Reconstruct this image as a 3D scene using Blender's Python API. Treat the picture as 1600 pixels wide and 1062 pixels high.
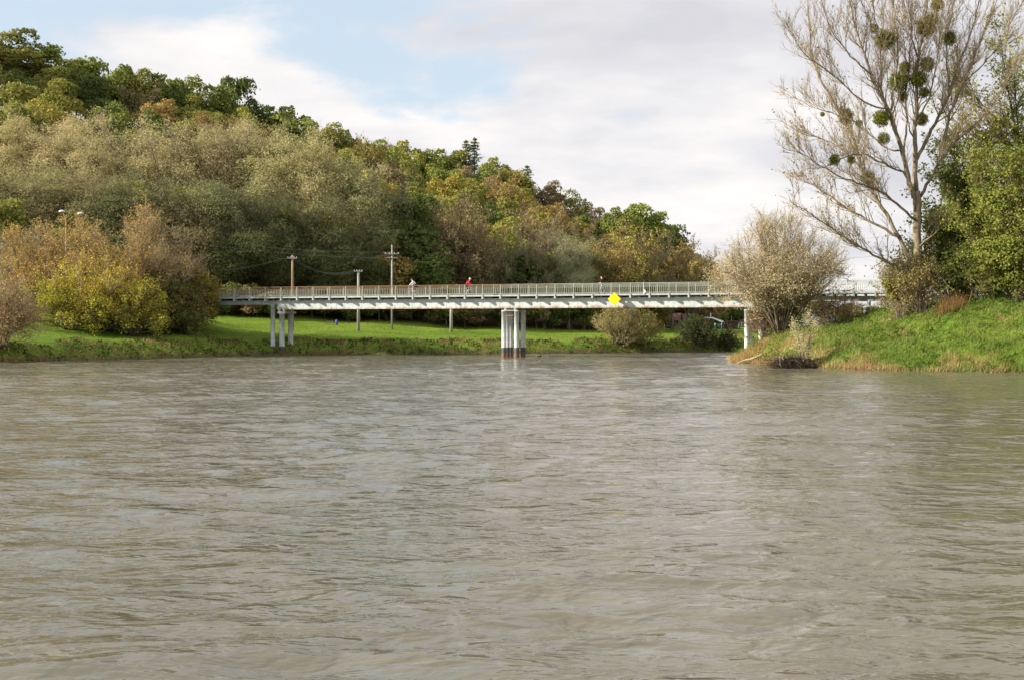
import bpy, math, random
import numpy as np
from mathutils import Vector, Matrix

R = math.radians
SC = bpy.context.scene
COL = SC.collection
for o in list(bpy.data.objects):
    bpy.data.objects.remove(o)

# ------------------------------------------------------------------ camera
EYE = 3.25            # metres above the river
FPX = 2000.0          # focal length in photo pixels (photo is 1600 wide)
HOR = 512.0           # photo row of the horizon
cam = bpy.data.cameras.new('camera')
cam.lens = 45.0
cam.sensor_width = 36.0
cam.shift_y = -(531.0 - HOR) / 1600.0
cam.clip_start = 0.3
cam.clip_end = 9000
cam_o = bpy.data.objects.new('camera', cam)
COL.objects.link(cam_o)
cam_o.location = (0, 0, EYE)
cam_o.rotation_euler = (R(90), 0, 0)
SC.camera = cam_o

# ------------------------------------------------------------------ sky and sun
SUN_TO = Vector((-0.974, -0.226, 0.475)).normalized()      # towards the sun
sun_el = math.asin(SUN_TO.z)
sun_az = math.atan2(SUN_TO.x, SUN_TO.y)
world = bpy.data.worlds.new('World')
SC.world = world
world.use_nodes = True
NT = world.node_tree
NT.nodes.clear()
def N(nt, t, **kw):
    n = nt.nodes.new(t)
    for k, v in kw.items():
        if k.startswith('i_'):
            n.inputs[k[2:].replace('_', ' ')].default_value = v
        elif isinstance(k, str):
            setattr(n, k, v)
    return n
def ramp(nt, stops, interp='LINEAR'):
    n = nt.nodes.new('ShaderNodeValToRGB')
    cr = n.color_ramp
    cr.interpolation = interp
    while len(cr.elements) > 1:
        cr.elements.remove(cr.elements[-1])
    cr.elements[0].position = stops[0][0]
    cr.elements[0].color = tuple(stops[0][1]) + ((1,) if len(stops[0][1]) == 3 else ())
    for p, c in stops[1:]:
        e = cr.elements.new(p)
        e.color = tuple(c) + ((1,) if len(c) == 3 else ())
    return n
def math_node(nt, op, a=None, b=None, c=None, clamp=False):
    n = nt.nodes.new('ShaderNodeMath')
    n.operation = op
    n.use_clamp = clamp
    for i, v in enumerate((a, b, c)):
        if v is None:
            continue
        if hasattr(v, 'is_output'):
            nt.links.new(v, n.inputs[i])
        else:
            n.inputs[i].default_value = v
    return n.outputs[0]
def mixc(nt, fac, a, b, blend='MIX'):
    n = nt.nodes.new('ShaderNodeMix')
    n.data_type = 'RGBA'
    n.blend_type = blend
    n.clamp_factor = True
    for s, v in ((n.inputs['Factor'], fac), (n.inputs['A'], a), (n.inputs['B'], b)):
        pass
    ins = [n.inputs[0], n.inputs[6], n.inputs[7]]
    for s, v in zip(ins, (fac, a, b)):
        if hasattr(v, 'is_output'):
            nt.links.new(v, s)
        elif isinstance(v, (int, float)):
            s.default_value = v
        else:
            s.default_value = tuple(v) + ((1,) if len(v) == 3 else ())
    return n.outputs[2]

SKY_STRENGTH = 0.10
SKY_OFF = (3.1, 2.37, 0)
out = N(NT, 'ShaderNodeOutputWorld')
bg = N(NT, 'ShaderNodeBackground')
bg.inputs['Strength'].default_value = SKY_STRENGTH
NT.links.new(bg.outputs[0], out.inputs[0])
sky = N(NT, 'ShaderNodeTexSky')
sky.sky_type = 'NISHITA'
sky.sun_disc = False
sky.sun_elevation = sun_el
sky.sun_rotation = sun_az
sky.altitude = 200
sky.air_density = 1.0
sky.dust_density = 1.5
tc = N(NT, 'ShaderNodeTexCoord')
sep = N(NT, 'ShaderNodeSeparateXYZ')
NT.links.new(tc.outputs['Generated'], sep.inputs[0])
# flat cloud deck: direction projected on a plane overhead
zc = math_node(NT, 'MAXIMUM', sep.outputs[2], 0.0)
den = math_node(NT, 'ADD', zc, 0.22)
cx = math_node(NT, 'DIVIDE', sep.outputs[0], den)
cy = math_node(NT, 'DIVIDE', sep.outputs[1], den)
comb = N(NT, 'ShaderNodeCombineXYZ')
NT.links.new(cx, comb.inputs[0])
NT.links.new(cy, comb.inputs[1])
def wnoise(scale, detail, rough, off, dist=0.0, stretch=1.0):
    mp = N(NT, 'ShaderNodeMapping')
    mp.inputs['Location'].default_value = off
    mp.inputs['Scale'].default_value = (1.0, stretch, 1.0)
    NT.links.new(comb.outputs[0], mp.inputs[0])
    n = N(NT, 'ShaderNodeTexNoise')
    n.inputs['Scale'].default_value = scale
    n.inputs['Detail'].default_value = detail
    n.inputs['Roughness'].default_value = rough
    n.inputs['Distortion'].default_value = dist
    NT.links.new(mp.outputs[0], n.inputs['Vector'])
    return n.outputs['Fac']
big = wnoise(1.5, 7, 0.54, SKY_OFF, 0.15)
shade = wnoise(1.5, 6, 0.5, (7.3, 4.2, 2.0), 0.1, 1.3)
fine = wnoise(5.0, 5, 0.6, (1.3, 9.2, 5.0))
# the cloud deck opens towards the sunny left side
lx = math_node(NT, 'MINIMUM', math_node(NT, 'MAXIMUM', sep.outputs[0], -0.35), 0.3)
cov = math_node(NT, 'ADD', big, math_node(NT, 'MULTIPLY', lx, 0.30))
cov = math_node(NT, 'ADD', cov, math_node(NT, 'MULTIPLY', math_node(NT, 'SUBTRACT', fine, 0.5), 0.10))
covr = ramp(NT, [(0.36, (0, 0, 0)), (0.47, (1, 1, 1))], 'EASE')
NT.links.new(cov, covr.inputs[0])
K = 0.80 / SKY_STRENGTH
cl = ramp(NT, [(0.34, (0.54, 0.54, 0.575)), (0.46, (0.625, 0.62, 0.645)), (0.55, (0.715, 0.70, 0.70)), (0.66, (0.82, 0.785, 0.77))])
NT.links.new(math_node(NT, 'ADD', shade, math_node(NT, 'MULTIPLY', math_node(NT, 'SUBTRACT', fine, 0.5), 0.15)), cl.inputs[0])
clb = mixc(NT, 1.0, cl.outputs[0], (K, K, K), 'MULTIPLY')
# clear air with thin high veil
clear = mixc(NT, 1.0, sky.outputs[0], (1.16, 1.08, 1.0), 'MULTIPLY')
veil = mixc(NT, 0.60, clear, (0.60 * K, 0.70 * K, 0.80 * K))
fin = mixc(NT, covr.outputs[0], veil, clb)
NT.links.new(fin, bg.inputs['Color'])

sun = bpy.data.lights.new('sun', 'SUN')
sun.energy = 5.0
sun.angle = R(0.6)
sun.color = (1.0, 0.93, 0.80)
sun_o = bpy.data.objects.new('sun', sun)
COL.objects.link(sun_o)
sun_o.rotation_euler = (-SUN_TO).to_track_quat('-Z', 'Y').to_euler()
sun_o.location = (-60, -20, 60)

SC.view_settings.view_transform = 'Standard'
SC.view_settings.look = 'None'
SC.view_settings.gamma = 1.0
SC.view_settings.use_curve_mapping = False
SC.view_settings.exposure = 0.72
SC.render.engine = 'CYCLES'
SC.cycles.max_bounces = 5
SC.cycles.diffuse_bounces = 3
SC.cycles.glossy_bounces = 3
SC.cycles.transmission_bounces = 3
SC.cycles.transparent_max_bounces = 6
SC.cycles.use_denoising = True

# ------------------------------------------------------------------ helpers
def P(px, py, d):
    return np.array([(px - 800.0) / FPX * d, d, EYE + (HOR - py) / FPX * d])

def rnd(seed):
    return np.random.default_rng(seed)

class Geo:
    """numpy soup of quads and triangles, one material index per face"""
    def __init__(s):
        s.v = []; s.q = []; s.t = []; s.qm = []; s.tm = []; s.n = 0
    def add(s, v, q=None, t=None, m=0):
        v = np.asarray(v, dtype=np.float64).reshape(-1, 3)
        if q is not None and len(q):
            q = np.asarray(q, dtype=np.int64).reshape(-1, 4)
            s.q.append(q + s.n); s.qm.append(np.full(len(q), m))
        if t is not None and len(t):
            t = np.asarray(t, dtype=np.int64).reshape(-1, 3)
            s.t.append(t + s.n); s.tm.append(np.full(len(t), m))
        s.v.append(v); s.n += len(v)
        return s
    def merge(s, g, m=None):
        if g.n == 0:
            return s
        v = np.concatenate(g.v)
        if g.q:
            q = np.concatenate(g.q); qm = np.concatenate(g.qm)
            s.q.append(q + s.n); s.qm.append(qm if m is None else np.full(len(q), m))
        if g.t:
            t = np.concatenate(g.t); tm = np.concatenate(g.tm)
            s.t.append(t + s.n); s.tm.append(tm if m is None else np.full(len(t), m))
        s.v.append(v); s.n += len(v)
        return s
    def mesh(s, name, mats, smooth=False):
        me = bpy.data.meshes.new(name)
        v = np.concatenate(s.v) if s.v else np.zeros((0, 3))
        q = np.concatenate(s.q) if s.q else np.zeros((0, 4), int)
        t = np.concatenate(s.t) if s.t else np.zeros((0, 3), int)
        mi = np.concatenate(s.qm + s.tm) if (s.qm or s.tm) else np.zeros(0, int)
        me.vertices.add(len(v))
        me.vertices.foreach_set('co', v.astype(np.float32).ravel())
        loops = np.concatenate([q.ravel(), t.ravel()]).astype(np.int32)
        me.loops.add(len(loops))
        me.loops.foreach_set('vertex_index', loops)
        nf = len(q) + len(t)
        me.polygons.add(nf)
        ls = np.concatenate([np.arange(len(q)) * 4, len(q) * 4 + np.arange(len(t)) * 3]).astype(np.int32)
        me.polygons.foreach_set('loop_start', ls)
        me.polygons.foreach_set('material_index', mi.astype(np.int32))
        me.polygons.foreach_set('use_smooth', np.full(nf, bool(smooth)))
        for m in mats:
            me.materials.append(m)
        me.update(calc_edges=True)
        return me

def link(name, me, parent=None, loc=(0, 0, 0), rot=(0, 0, 0), scale=(1, 1, 1), color=None):
    o = bpy.data.objects.new(name, me)
    COL.objects.link(o)
    o.location = loc; o.rotation_euler = rot; o.scale = scale
    if parent is not None:
        o.parent = parent
    if color is not None:
        o.color = tuple(color) + (1,)
    return o
def tag(o, label=None, cat=None, group=None, kind=None):
    if label: o['label'] = label
    if cat: o['category'] = cat
    if group: o['group'] = group
    if kind: o['kind'] = kind
    return o

BOXQ = np.array([[0, 3, 2, 1], [4, 5, 6, 7], [0, 1, 5, 4], [1, 2, 6, 5], [2, 3, 7, 6], [3, 0, 4, 7]])
def box(g, x0, x1, y0, y1, z0, z1, m=0):
    v = [[x0, y0, z0], [x1, y0, z0], [x1, y1, z0], [x0, y1, z0], [x0, y0, z1], [x1, y0, z1], [x1, y1, z1], [x0, y1, z1]]
    return g.add(v, BOXQ, m=m)
def hexa(g, v, m=0):
    return g.add(v, BOXQ, m=m)
def bevel_box_mesh(name, sx, sy, sz, bev, mats):
    import bmesh
    bm = bmesh.new()
    bmesh.ops.create_cube(bm, size=1)
    for v in bm.verts:
        v.co = (v.co.x * sx, v.co.y * sy, v.co.z * sz)
    bmesh.ops.bevel(bm, geom=bm.edges[:], offset=bev, segments=1, affect='EDGES')
    me = bpy.data.meshes.new(name)
    bm.to_mesh(me); bm.free()
    for m in mats:
        me.materials.append(m)
    return me

def tube(g, pts, rad, sides=6, m=0, cap=True):
    pts = np.asarray(pts, float); n = len(pts)
    rad = np.broadcast_to(np.asarray(rad, float), (n,))
    tan = np.gradient(pts, axis=0)
    tan /= np.linalg.norm(tan, axis=1)[:, None] + 1e-9
    ref = np.array([0, 0, 1.0]) if abs(tan[:, 2]).mean() < 0.8 else np.array([1.0, 0.13, 0])
    a = np.cross(tan, ref); a /= np.linalg.norm(a, axis=1)[:, None] + 1e-9
    b = np.cross(tan, a)
    th = np.arange(sides) * 2 * np.pi / sides
    ring = pts[:, None, :] + rad[:, None, None] * (np.cos(th)[None, :, None] * a[:, None, :] + np.sin(th)[None, :, None] * b[:, None, :])
    v = ring.reshape(-1, 3)
    i = np.arange(n - 1)[:, None] * sides; k = np.arange(sides)[None, :]; k2 = (k + 1) % sides
    q = np.stack([i + k, i + k2, i + sides + k2, i + sides + k], -1).reshape(-1, 4)
    tt = None
    if cap:
        v = np.concatenate([v, pts[:1], pts[-1:]])
        c0 = n * sides; c1 = c0 + 1
        k = np.arange(sides); k2 = (k + 1) % sides
        tt = np.concatenate([np.stack([np.full(sides, c0), k2, k], -1), np.stack([np.full(sides, c1), (n - 1) * sides + k, (n - 1) * sides + k2], -1)])
    return g.add(v, q, tt, m=m)

def unit(v):
    return v / (np.linalg.norm(v, axis=-1, keepdims=True) + 1e-9)

def spikes(g, base, dirs, lens, r, m=0):
    """three-sided tapering twigs, all at once"""
    n = len(base)
    if n == 0:
        return g
    d = unit(dirs)
    ref = np.where(np.abs(d[:, 2:3]) < 0.8, np.array([[0, 0, 1.0]]), np.array([[1.0, 0, 0]]))
    a = unit(np.cross(d, ref)); b = np.cross(d, a)
    r = np.broadcast_to(np.asarray(r, float), (n,))[:, None]
    v = np.empty((n, 4, 3))
    for k in range(3):
        th = k * 2 * np.pi / 3
        v[:, k] = base + r * (math.cos(th) * a + math.sin(th) * b)
    v[:, 3] = base + d * np.broadcast_to(np.asarray(lens, float), (n,))[:, None]
    o = np.arange(n)[:, None] * 4
    t = np.concatenate([o + np.array([[0, 1, 3]]), o + np.array([[1, 2, 3]]), o + np.array([[2, 0, 3]])])
    return g.add(v, t=t, m=m)

def leaves(g, c, normal, size, aspect, rng, m=0, along=None, jitter=0.7):
    """one bent rhombus for every centre"""
    n = len(c)
    if n == 0:
        return g
    nn = unit(unit(normal) + jitter * rng.normal(size=(n, 3)))
    if along is None:
        along = rng.normal(size=(n, 3))
    a = unit(along - nn * np.sum(along * nn, 1)[:, None])
    b = np.cross(nn, a)
    s = size * rng.uniform(0.65, 1.35, n)[:, None]
    v = np.empty((n, 4, 3))
    v[:, 0] = c - a * s * 0.5
    v[:, 1] = c + b * s * 0.5 * aspect - nn * s * 0.06
    v[:, 2] = c + a * s * 0.5
    v[:, 3] = c - b * s * 0.5 * aspect - nn * s * 0.06
    o = np.arange(n)[:, None] * 4
    return g.add(v, q=o + np.array([[0, 1, 2, 3]]), m=m)

def blades(g, base, h, w, rng, lean=0.35, m=0, wind=(0.25, 0.0, 0)):
    n = len(base)
    th = rng.uniform(0, 2 * np.pi, n)
    side = np.stack([np.cos(th), np.sin(th), np.zeros(n)], -1)
    dr = unit(np.stack([rng.normal(0, lean, n) + wind[0], rng.normal(0, lean, n) + wind[1], np.ones(n)], -1))
    h = np.broadcast_to(h, (n,)) * rng.uniform(0.6, 1.3, n)
    v = np.empty((n, 3, 3))
    v[:, 0] = base - side * w * 0.5; v[:, 1] = base + side * w * 0.5
    v[:, 2] = base + dr * h[:, None]
    v[:, :2, 2] -= 0.05
    o = np.arange(n)[:, None] * 3
    return g.add(v, t=o + np.array([[0, 1, 2]]), m=m)

def snoise(x, y, seed, scale, octaves=3):
    """cheap smooth noise from rotated sines, about -1..1"""
    r = rnd(seed); z = 0; amp = 1; tot = 0
    for k in range(octaves):
        s = 0
        for j in range(4):
            a = r.uniform(0, 2 * np.pi); f = 2 * np.pi / scale * (2 ** k) * r.uniform(0.7, 1.4)
            s = s + np.sin((x * math.cos(a) + y * math.sin(a)) * f + r.uniform(0, 6.28) + 1.3 * np.sin((y * math.cos(a) - x * math.sin(a)) * f * 0.6 + r.uniform(0, 6.28)))
        z = z + amp * s / 2.6; tot += amp; amp *= 0.5
    return z / tot

# ------------------------------------------------------------------ materials
def mat(name):
    m = bpy.data.materials.new(name)
    m.use_nodes = True
    m.node_tree.nodes.clear()
    o = m.node_tree.nodes.new('ShaderNodeOutputMaterial')
    return m, m.node_tree, o
def noise(nt, scale, detail=4, rough=0.55, coord='Object', mscale=None, dist=0.0):
    t = nt.nodes.new('ShaderNodeTexCoord')
    n = nt.nodes.new('ShaderNodeTexNoise')
    n.inputs['Scale'].default_value = scale
    n.inputs['Detail'].default_value = detail
    n.inputs['Roughness'].default_value = rough
    n.inputs['Distortion'].default_value = dist
    src = t.outputs[coord]
    if mscale:
        mp = nt.nodes.new('ShaderNodeMapping'); mp.inputs['Scale'].default_value = mscale
        nt.links.new(src, mp.inputs[0]); src = mp.outputs[0]
    nt.links.new(src, n.inputs['Vector'])
    return n.outputs['Fac']
def principled(nt, o, rough=0.7, spec=0.3, metal=0.0):
    b = nt.nodes.new('ShaderNodeBsdfPrincipled')
    b.inputs['Roughness'].default_value = rough
    b.inputs['Specular IOR Level'].default_value = spec
    b.inputs['Metallic'].default_value = metal
    nt.links.new(b.outputs[0], o.inputs[0])
    return b
def bump(nt, b, h, strength=0.3, dist=0.05):
    n = nt.nodes.new('ShaderNodeBump')
    n.inputs['Strength'].default_value = strength
    n.inputs['Distance'].default_value = dist
    nt.links.new(h, n.inputs['Height'])
    nt.links.new(n.outputs[0], b.inputs['Normal'])

def paint(name, c0, c1, scale=3.0, rough=0.6, spec=0.3, contrast=(0.35, 0.65), bmp=0.15, mscale=None):
    m, nt, o = mat(name)
    b = principled(nt, o, rough, spec)
    f = noise(nt, scale, 6, 0.6, mscale=mscale)
    r = ramp(nt, [(contrast[0], c0), (contrast[1], c1)])
    nt.links.new(f, r.inputs[0]); nt.links.new(r.outputs[0], b.inputs['Base Color'])
    bump(nt, b, f, bmp, 0.02)
    return m

def foliage(name, hue_var=0.035, val_var=0.45, trans=0.30, noise_scale=0.45):
    """base colour is the object's own colour; every leaf varies a little"""
    m, nt, o = mat(name)
    oi = nt.nodes.new('ShaderNodeObjectInfo')
    ge = nt.nodes.new('ShaderNodeNewGeometry')
    f = noise(nt, noise_scale, 2, 0.5)
    hsv = nt.nodes.new('ShaderNodeHueSaturation')
    # hue: object random + patch noise + leaf random
    h = math_node(nt, 'MULTIPLY', math_node(nt, 'SUBTRACT', ge.outputs['Random Per Island'], 0.5), hue_var)
    h = math_node(nt, 'ADD', h, math_node(nt, 'MULTIPLY', math_node(nt, 'SUBTRACT', f, 0.5), hue_var * 2.2))
    h = math_node(nt, 'ADD', h, 0.5)
    nt.links.new(h, hsv.inputs['Hue'])
    wn = nt.nodes.new('ShaderNodeTexWhiteNoise'); wn.noise_dimensions = '1D'
    nt.links.new(ge.outputs['Random Per Island'], wn.inputs['W'])
    v = math_node(nt, 'MULTIPLY_ADD', wn.outputs[0], val_var, 1.0 - val_var * 0.5)
    v = math_node(nt, 'MULTIPLY', v, math_node(nt, 'MULTIPLY_ADD', oi.outputs['Random'], 0.3, 0.85))
    nt.links.new(v, hsv.inputs['Value'])
    nt.links.new(oi.outputs['Color'], hsv.inputs['Color'])
    d = nt.nodes.new('ShaderNodeBsdfDiffuse'); t = nt.nodes.new('ShaderNodeBsdfTranslucent')
    nt.links.new(hsv.outputs[0], d.inputs[0]); nt.links.new(hsv.outputs[0], t.inputs[0])
    mx = nt.nodes.new('ShaderNodeMixShader'); mx.inputs[0].default_value = trans
    nt.links.new(d.outputs[0], mx.inputs[1]); nt.links.new(t.outputs[0], mx.inputs[2])
    nt.links.new(mx.outputs[0], o.inputs[0])
    return m

M = {}
M['leaf'] = foliage('leaf')
M['leaf_autumn'] = foliage('leaf_autumn', 0.06, 0.5, 0.32, 0.5)
M['leaf_willow'] = foliage('leaf_willow', 0.03, 0.28, 0.28, 0.3)
M['grass'] = foliage('grass_blade', 0.05, 0.45, 0.25, 0.35)
M['bark'] = paint('bark_grey_brown', (0.10, 0.08, 0.055), (0.24, 0.20, 0.145), 4.0, 0.9, 0.1, bmp=0.5, mscale=(1, 1, 0.25))
M['bark_pale'] = paint('bark_pale', (0.13, 0.105, 0.065), (0.33, 0.27, 0.18), 2.2, 0.9, 0.1, bmp=0.5, mscale=(1, 1, 0.3))
M['twig_tan'] = paint('twig_tan', (0.30, 0.23, 0.14), (0.45, 0.36, 0.23), 1.2, 0.9, 0.1)
M['twig_brown'] = paint('twig_brown', (0.13, 0.09, 0.055), (0.24, 0.17, 0.105), 1.2, 0.9, 0.1)
M['twig_dark'] = paint('twig_dark_shade', (0.035, 0.025, 0.016), (0.085, 0.062, 0.04), 1.2, 0.8, 0.2)  # twigs coloured dark to paint in the shade of the bank's hollow
M['twig_grey'] = paint('twig_grey', (0.18, 0.15, 0.095), (0.31, 0.265, 0.17), 1.2, 0.9, 0.1)

def ground_material():
    m, nt, o = mat('ground_grass')
    b = principled(nt, o, 0.95, 0.1)
    f1 = noise(nt, 0.10, 5, 0.6)
    f2 = noise(nt, 1.3, 5, 0.65)
    f3 = noise(nt, 6.0, 4, 0.7)
    r1 = ramp(nt, [(0.30, (0.070, 0.125, 0.014)), (0.50, (0.150, 0.215, 0.022)), (0.68, (0.245, 0.280, 0.050))])
    nt.links.new(f1, r1.inputs[0])
    r2 = ramp(nt, [(0.35, (0.070, 0.130, 0.012)), (0.65, (0.155, 0.265, 0.030))])
    nt.links.new(f2, r2.inputs[0])
    c = mixc(nt, 0.45, r1.outputs[0], r2.outputs[0])
    r3 = ramp(nt, [(0.3, (0.75, 0.75, 0.75)), (0.7, (1.2, 1.2, 1.2))])
    nt.links.new(f3, r3.inputs[0])
    c = mixc(nt, 0.8, c, r3.outputs[0], 'MULTIPLY')
    # wood floor under the trees: the colour attribute marks litter
    at = nt.nodes.new('ShaderNodeAttribute'); at.attribute_name = 'litter'
    r4 = ramp(nt, [(0.35, (0.055, 0.038, 0.020)), (0.65, (0.115, 0.075, 0.035))])
    nt.links.new(f2, r4.inputs[0])
    c = mixc(nt, at.outputs['Fac'], c, r4.outputs[0])
    at2 = nt.nodes.new('ShaderNodeAttribute'); at2.attribute_name = 'mud'
    r5 = ramp(nt, [(0.35, (0.075, 0.060, 0.030)), (0.65, (0.135, 0.115, 0.055))])
    nt.links.new(f3, r5.inputs[0])
    c = mixc(nt, at2.outputs['Fac'], c, r5.outputs[0])
    nt.links.new(c, b.inputs['Base Color'])
    bump(nt, b, f3, 0.6, 0.12)
    return m
M['ground'] = ground_material()

def water_material():
    m, nt, o = mat('river_water')
    b = principled(nt, o, 0.04, 0.5)
    b.inputs['IOR'].default_value = 1.33
    f = noise(nt, 0.05, 3, 0.5)
    r = ramp(nt, [(0.3, (0.125, 0.113, 0.078)), (0.7, (0.155, 0.140, 0.102))])
    nt.links.new(f, r.inputs[0]); nt.links.new(r.outputs[0], b.inputs['Base Color'])
    n1 = noise(nt, 1.5, 2.5, 0.5, mscale=(0.70, 1.25, 1.0), dist=0.6)
    n2 = noise(nt, 5.0, 1.5, 0.5, mscale=(0.75, 1.25, 1.0), dist=0.5)
    n3 = noise(nt, 15.0, 1.0, 0.5, mscale=(0.65, 1.2, 1.0))
    gust = noise(nt, 0.035, 2, 0.5, mscale=(0.7, 1.4, 1.0))
    gr = ramp(nt, [(0.36, (0.65, 0.65, 0.65)), (0.62, (1, 1, 1))])
    nt.links.new(gust, gr.inputs[0])
    h = math_node(nt, 'ADD', n1, math_node(nt, 'MULTIPLY', n2, 0.20))
    h = math_node(nt, 'ADD', h, math_node(nt, 'MULTIPLY', n3, 0.035))
    h = math_node(nt, 'MULTIPLY', h, gr.outputs[0])
    # sheltered, calmer water towards the right bank
    tcn = nt.nodes.new('ShaderNodeTexCoord'); sx = nt.nodes.new('ShaderNodeSeparateXYZ'); nt.links.new(tcn.outputs['Object'], sx.inputs[0])
    mr = nt.nodes.new('ShaderNodeMapRange'); mr.inputs['From Min'].default_value = 0.5; mr.inputs['From Max'].default_value = 8.0
    mr.inputs['To Min'].default_value = 1.0; mr.inputs['To Max'].default_value = 0.78
    nt.links.new(sx.outputs[0], mr.inputs['Value'])
    h = math_node(nt, 'MULTIPLY', h, mr.outputs[0])
    bump(nt, b, h, 1.0, 0.15)
    return m
M['water'] = water_material()

def girder_material(name, c0, c1, z0, z1):
    """weathered paint with rust creeping up from the lower edge and down in runs"""
    m, nt, o = mat(name)
    b = principled(nt, o, 0.55, 0.3)
    f = noise(nt, 2.2, 6, 0.62)
    r = ramp(nt, [(0.32, c0), (0.66, c1)])
    nt.links.new(f, r.inputs[0])
    t = nt.nodes.new('ShaderNodeTexCoord'); s = nt.nodes.new('ShaderNodeSeparateXYZ')
    nt.links.new(t.outputs['Object'], s.inputs[0])
    run = noise(nt, 1.6, 5, 0.7, mscale=(1, 1, 0.16))
    hgt = math_node(nt, 'MULTIPLY', math_node(nt, 'SUBTRACT', s.outputs[2], z0), 1.0 / (z1 - z0))
    edge = math_node(nt, 'SUBTRACT', 0.34, hgt)
    k = math_node(nt, 'ADD', math_node(nt, 'MULTIPLY', edge, 1.1), math_node(nt, 'SUBTRACT', run, 0.50))
    kr = ramp(nt, [(0.13, (0, 0, 0)), (0.46, (1, 1, 1))])
    nt.links.new(k, kr.inputs[0])
    c = mixc(nt, kr.outputs[0], r.outputs[0], (0.30, 0.135, 0.05))
    nt.links.new(c, b.inputs['Base Color'])
    bump(nt, b, f, 0.15, 0.02)
    return m
M['girder'] = girder_material('girder_paint', (0.42, 0.485, 0.485), (0.60, 0.635, 0.60), 5.38, 6.49)
M['girder_small'] = girder_material('approach_girder_paint', (0.30, 0.35, 0.33), (0.46, 0.50, 0.46), 5.93, 6.45)
def column_material():
    m, nt, o = mat('column_paint')
    b = principled(nt, o, 0.6, 0.3)
    f = noise(nt, 2.0, 6, 0.62)
    white = ramp(nt, [(0.32, (0.38, 0.43, 0.44)), (0.62, (0.64, 0.66, 0.62))])
    nt.links.new(f, white.inputs[0])
    run = noise(nt, 1.5, 5, 0.7, mscale=(1, 1, 0.10), coord='Generated')
    run2 = noise(nt, 1.1, 5, 0.7, mscale=(1.6, 1.6, 0.18))
    rr = ramp(nt, [(0.56, (0, 0, 0)), (0.68, (1, 1, 1))])
    nt.links.new(run2, rr.inputs[0])
    c = mixc(nt, rr.outputs[0], white.outputs[0], (0.26, 0.12, 0.05))
    t = nt.nodes.new('ShaderNodeTexCoord'); s = nt.nodes.new('ShaderNodeSeparateXYZ')
    nt.links.new(t.outputs['Object'], s.inputs[0])
    zz = math_node(nt, 'ADD', s.outputs[2], math_node(nt, 'MULTIPLY', math_node(nt, 'SUBTRACT', f, 0.5), 0.12))
    band = ramp(nt, [(0.0, (0.20, 0.105, 0.055)), (0.38, (0.17, 0.10, 0.06)), (0.52, (0.06, 0.065, 0.075)), (1.0, (0.07, 0.075, 0.085))])
    nt.links.new(math_node(nt, 'MULTIPLY', zz, 1 / 1.1), band.inputs[0])
    st = math_node(nt, 'GREATER_THAN', zz, 1.08)
    c = mixc(nt, st, band.outputs[0], c)
    nt.links.new(c, b.inputs['Base Color'])
    bump(nt, b, f, 0.2, 0.02)
    return m
M['column'] = column_material()
def rail_material():
    """pale green-grey paint on the right, older and rustier along the left half"""
    m, nt, o = mat('railing_paint')
    b = principled(nt, o, 0.55, 0.3)
    t = nt.nodes.new('ShaderNodeTexCoord'); s = nt.nodes.new('ShaderNodeSeparateXYZ')
    nt.links.new(t.outputs['Object'], s.inputs[0])
    f = noise(nt, 0.9, 5, 0.7)
    k = math_node(nt, 'MULTIPLY_ADD', s.outputs[0], -0.018, 0.10)
    k = math_node(nt, 'ADD', k, f)
    r = ramp(nt, [(0.44, (0.36, 0.40, 0.34)), (0.60, (0.32, 0.29, 0.21)), (0.78, (0.24, 0.14, 0.07))])
    nt.links.new(k, r.inputs[0]); nt.links.new(r.outputs[0], b.inputs['Base Color'])
    return m
M['rail'] = rail_material()
M['baluster'] = paint('baluster_paint', (0.31, 0.32, 0.25), (0.43, 0.44, 0.36), 0.6, 0.55)
M['channel'] = paint('edge_channel', (0.33, 0.36, 0.37), (0.46, 0.49, 0.49), 1.5, 0.6)
M['deck'] = paint('deck_asphalt', (0.045, 0.045, 0.047), (0.085, 0.083, 0.08), 6.0, 0.9)
M['rust'] = paint('rusted_steel', (0.20, 0.09, 0.04), (0.42, 0.24, 0.12), 3.0, 0.85)
M['cap'] = paint('pier_cap_paint', (0.30, 0.33, 0.31), (0.46, 0.47, 0.42), 2.0, 0.7)
M['yellow'] = paint('sign_yellow', (0.70, 0.56, 0.002), (0.80, 0.66, 0.004), 0.8, 0.45, bmp=0.0)
M['white'] = paint('white_enamel', (0.72, 0.72, 0.72), (0.82, 0.82, 0.80), 2.0, 0.5)
M['galv'] = paint('galvanised', (0.20, 0.21, 0.22), (0.34, 0.35, 0.36), 3.0, 0.5, 0.4)
M['pole_wood'] = paint('weathered_pole', (0.20, 0.135, 0.08), (0.36, 0.26, 0.165), 2.0, 0.9, 0.1, mscale=(2, 2, 0.2), bmp=0.4)
M['pole_conc'] = paint('concrete_pole', (0.26, 0.25, 0.22), (0.40, 0.385, 0.34), 2.0, 0.9, 0.1, mscale=(2, 2, 0.3))
M['wire'] = paint('wire_metal', (0.09, 0.09, 0.09), (0.15, 0.15, 0.15), 1.0, 0.5)
M['porcelain'] = paint('porcelain', (0.5, 0.5, 0.48), (0.62, 0.62, 0.6), 2.0, 0.3)
M['lamp_arm'] = paint('lamp_arm_ochre', (0.42, 0.25, 0.06), (0.55, 0.34, 0.09), 2.0, 0.5)
M['lamp_head'] = paint('lamp_head_grey', (0.55, 0.56, 0.58), (0.68, 0.69, 0.70), 2.0, 0.4)
M['blue'] = paint('barrel_blue', (0.03, 0.07, 0.26), (0.045, 0.10, 0.34), 2.0, 0.45)
M['roof'] = paint('cabin_roof', (0.20, 0.105, 0.09), (0.30, 0.16, 0.135), 1.5, 0.85, mscale=(1, 1, 6))
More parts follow.
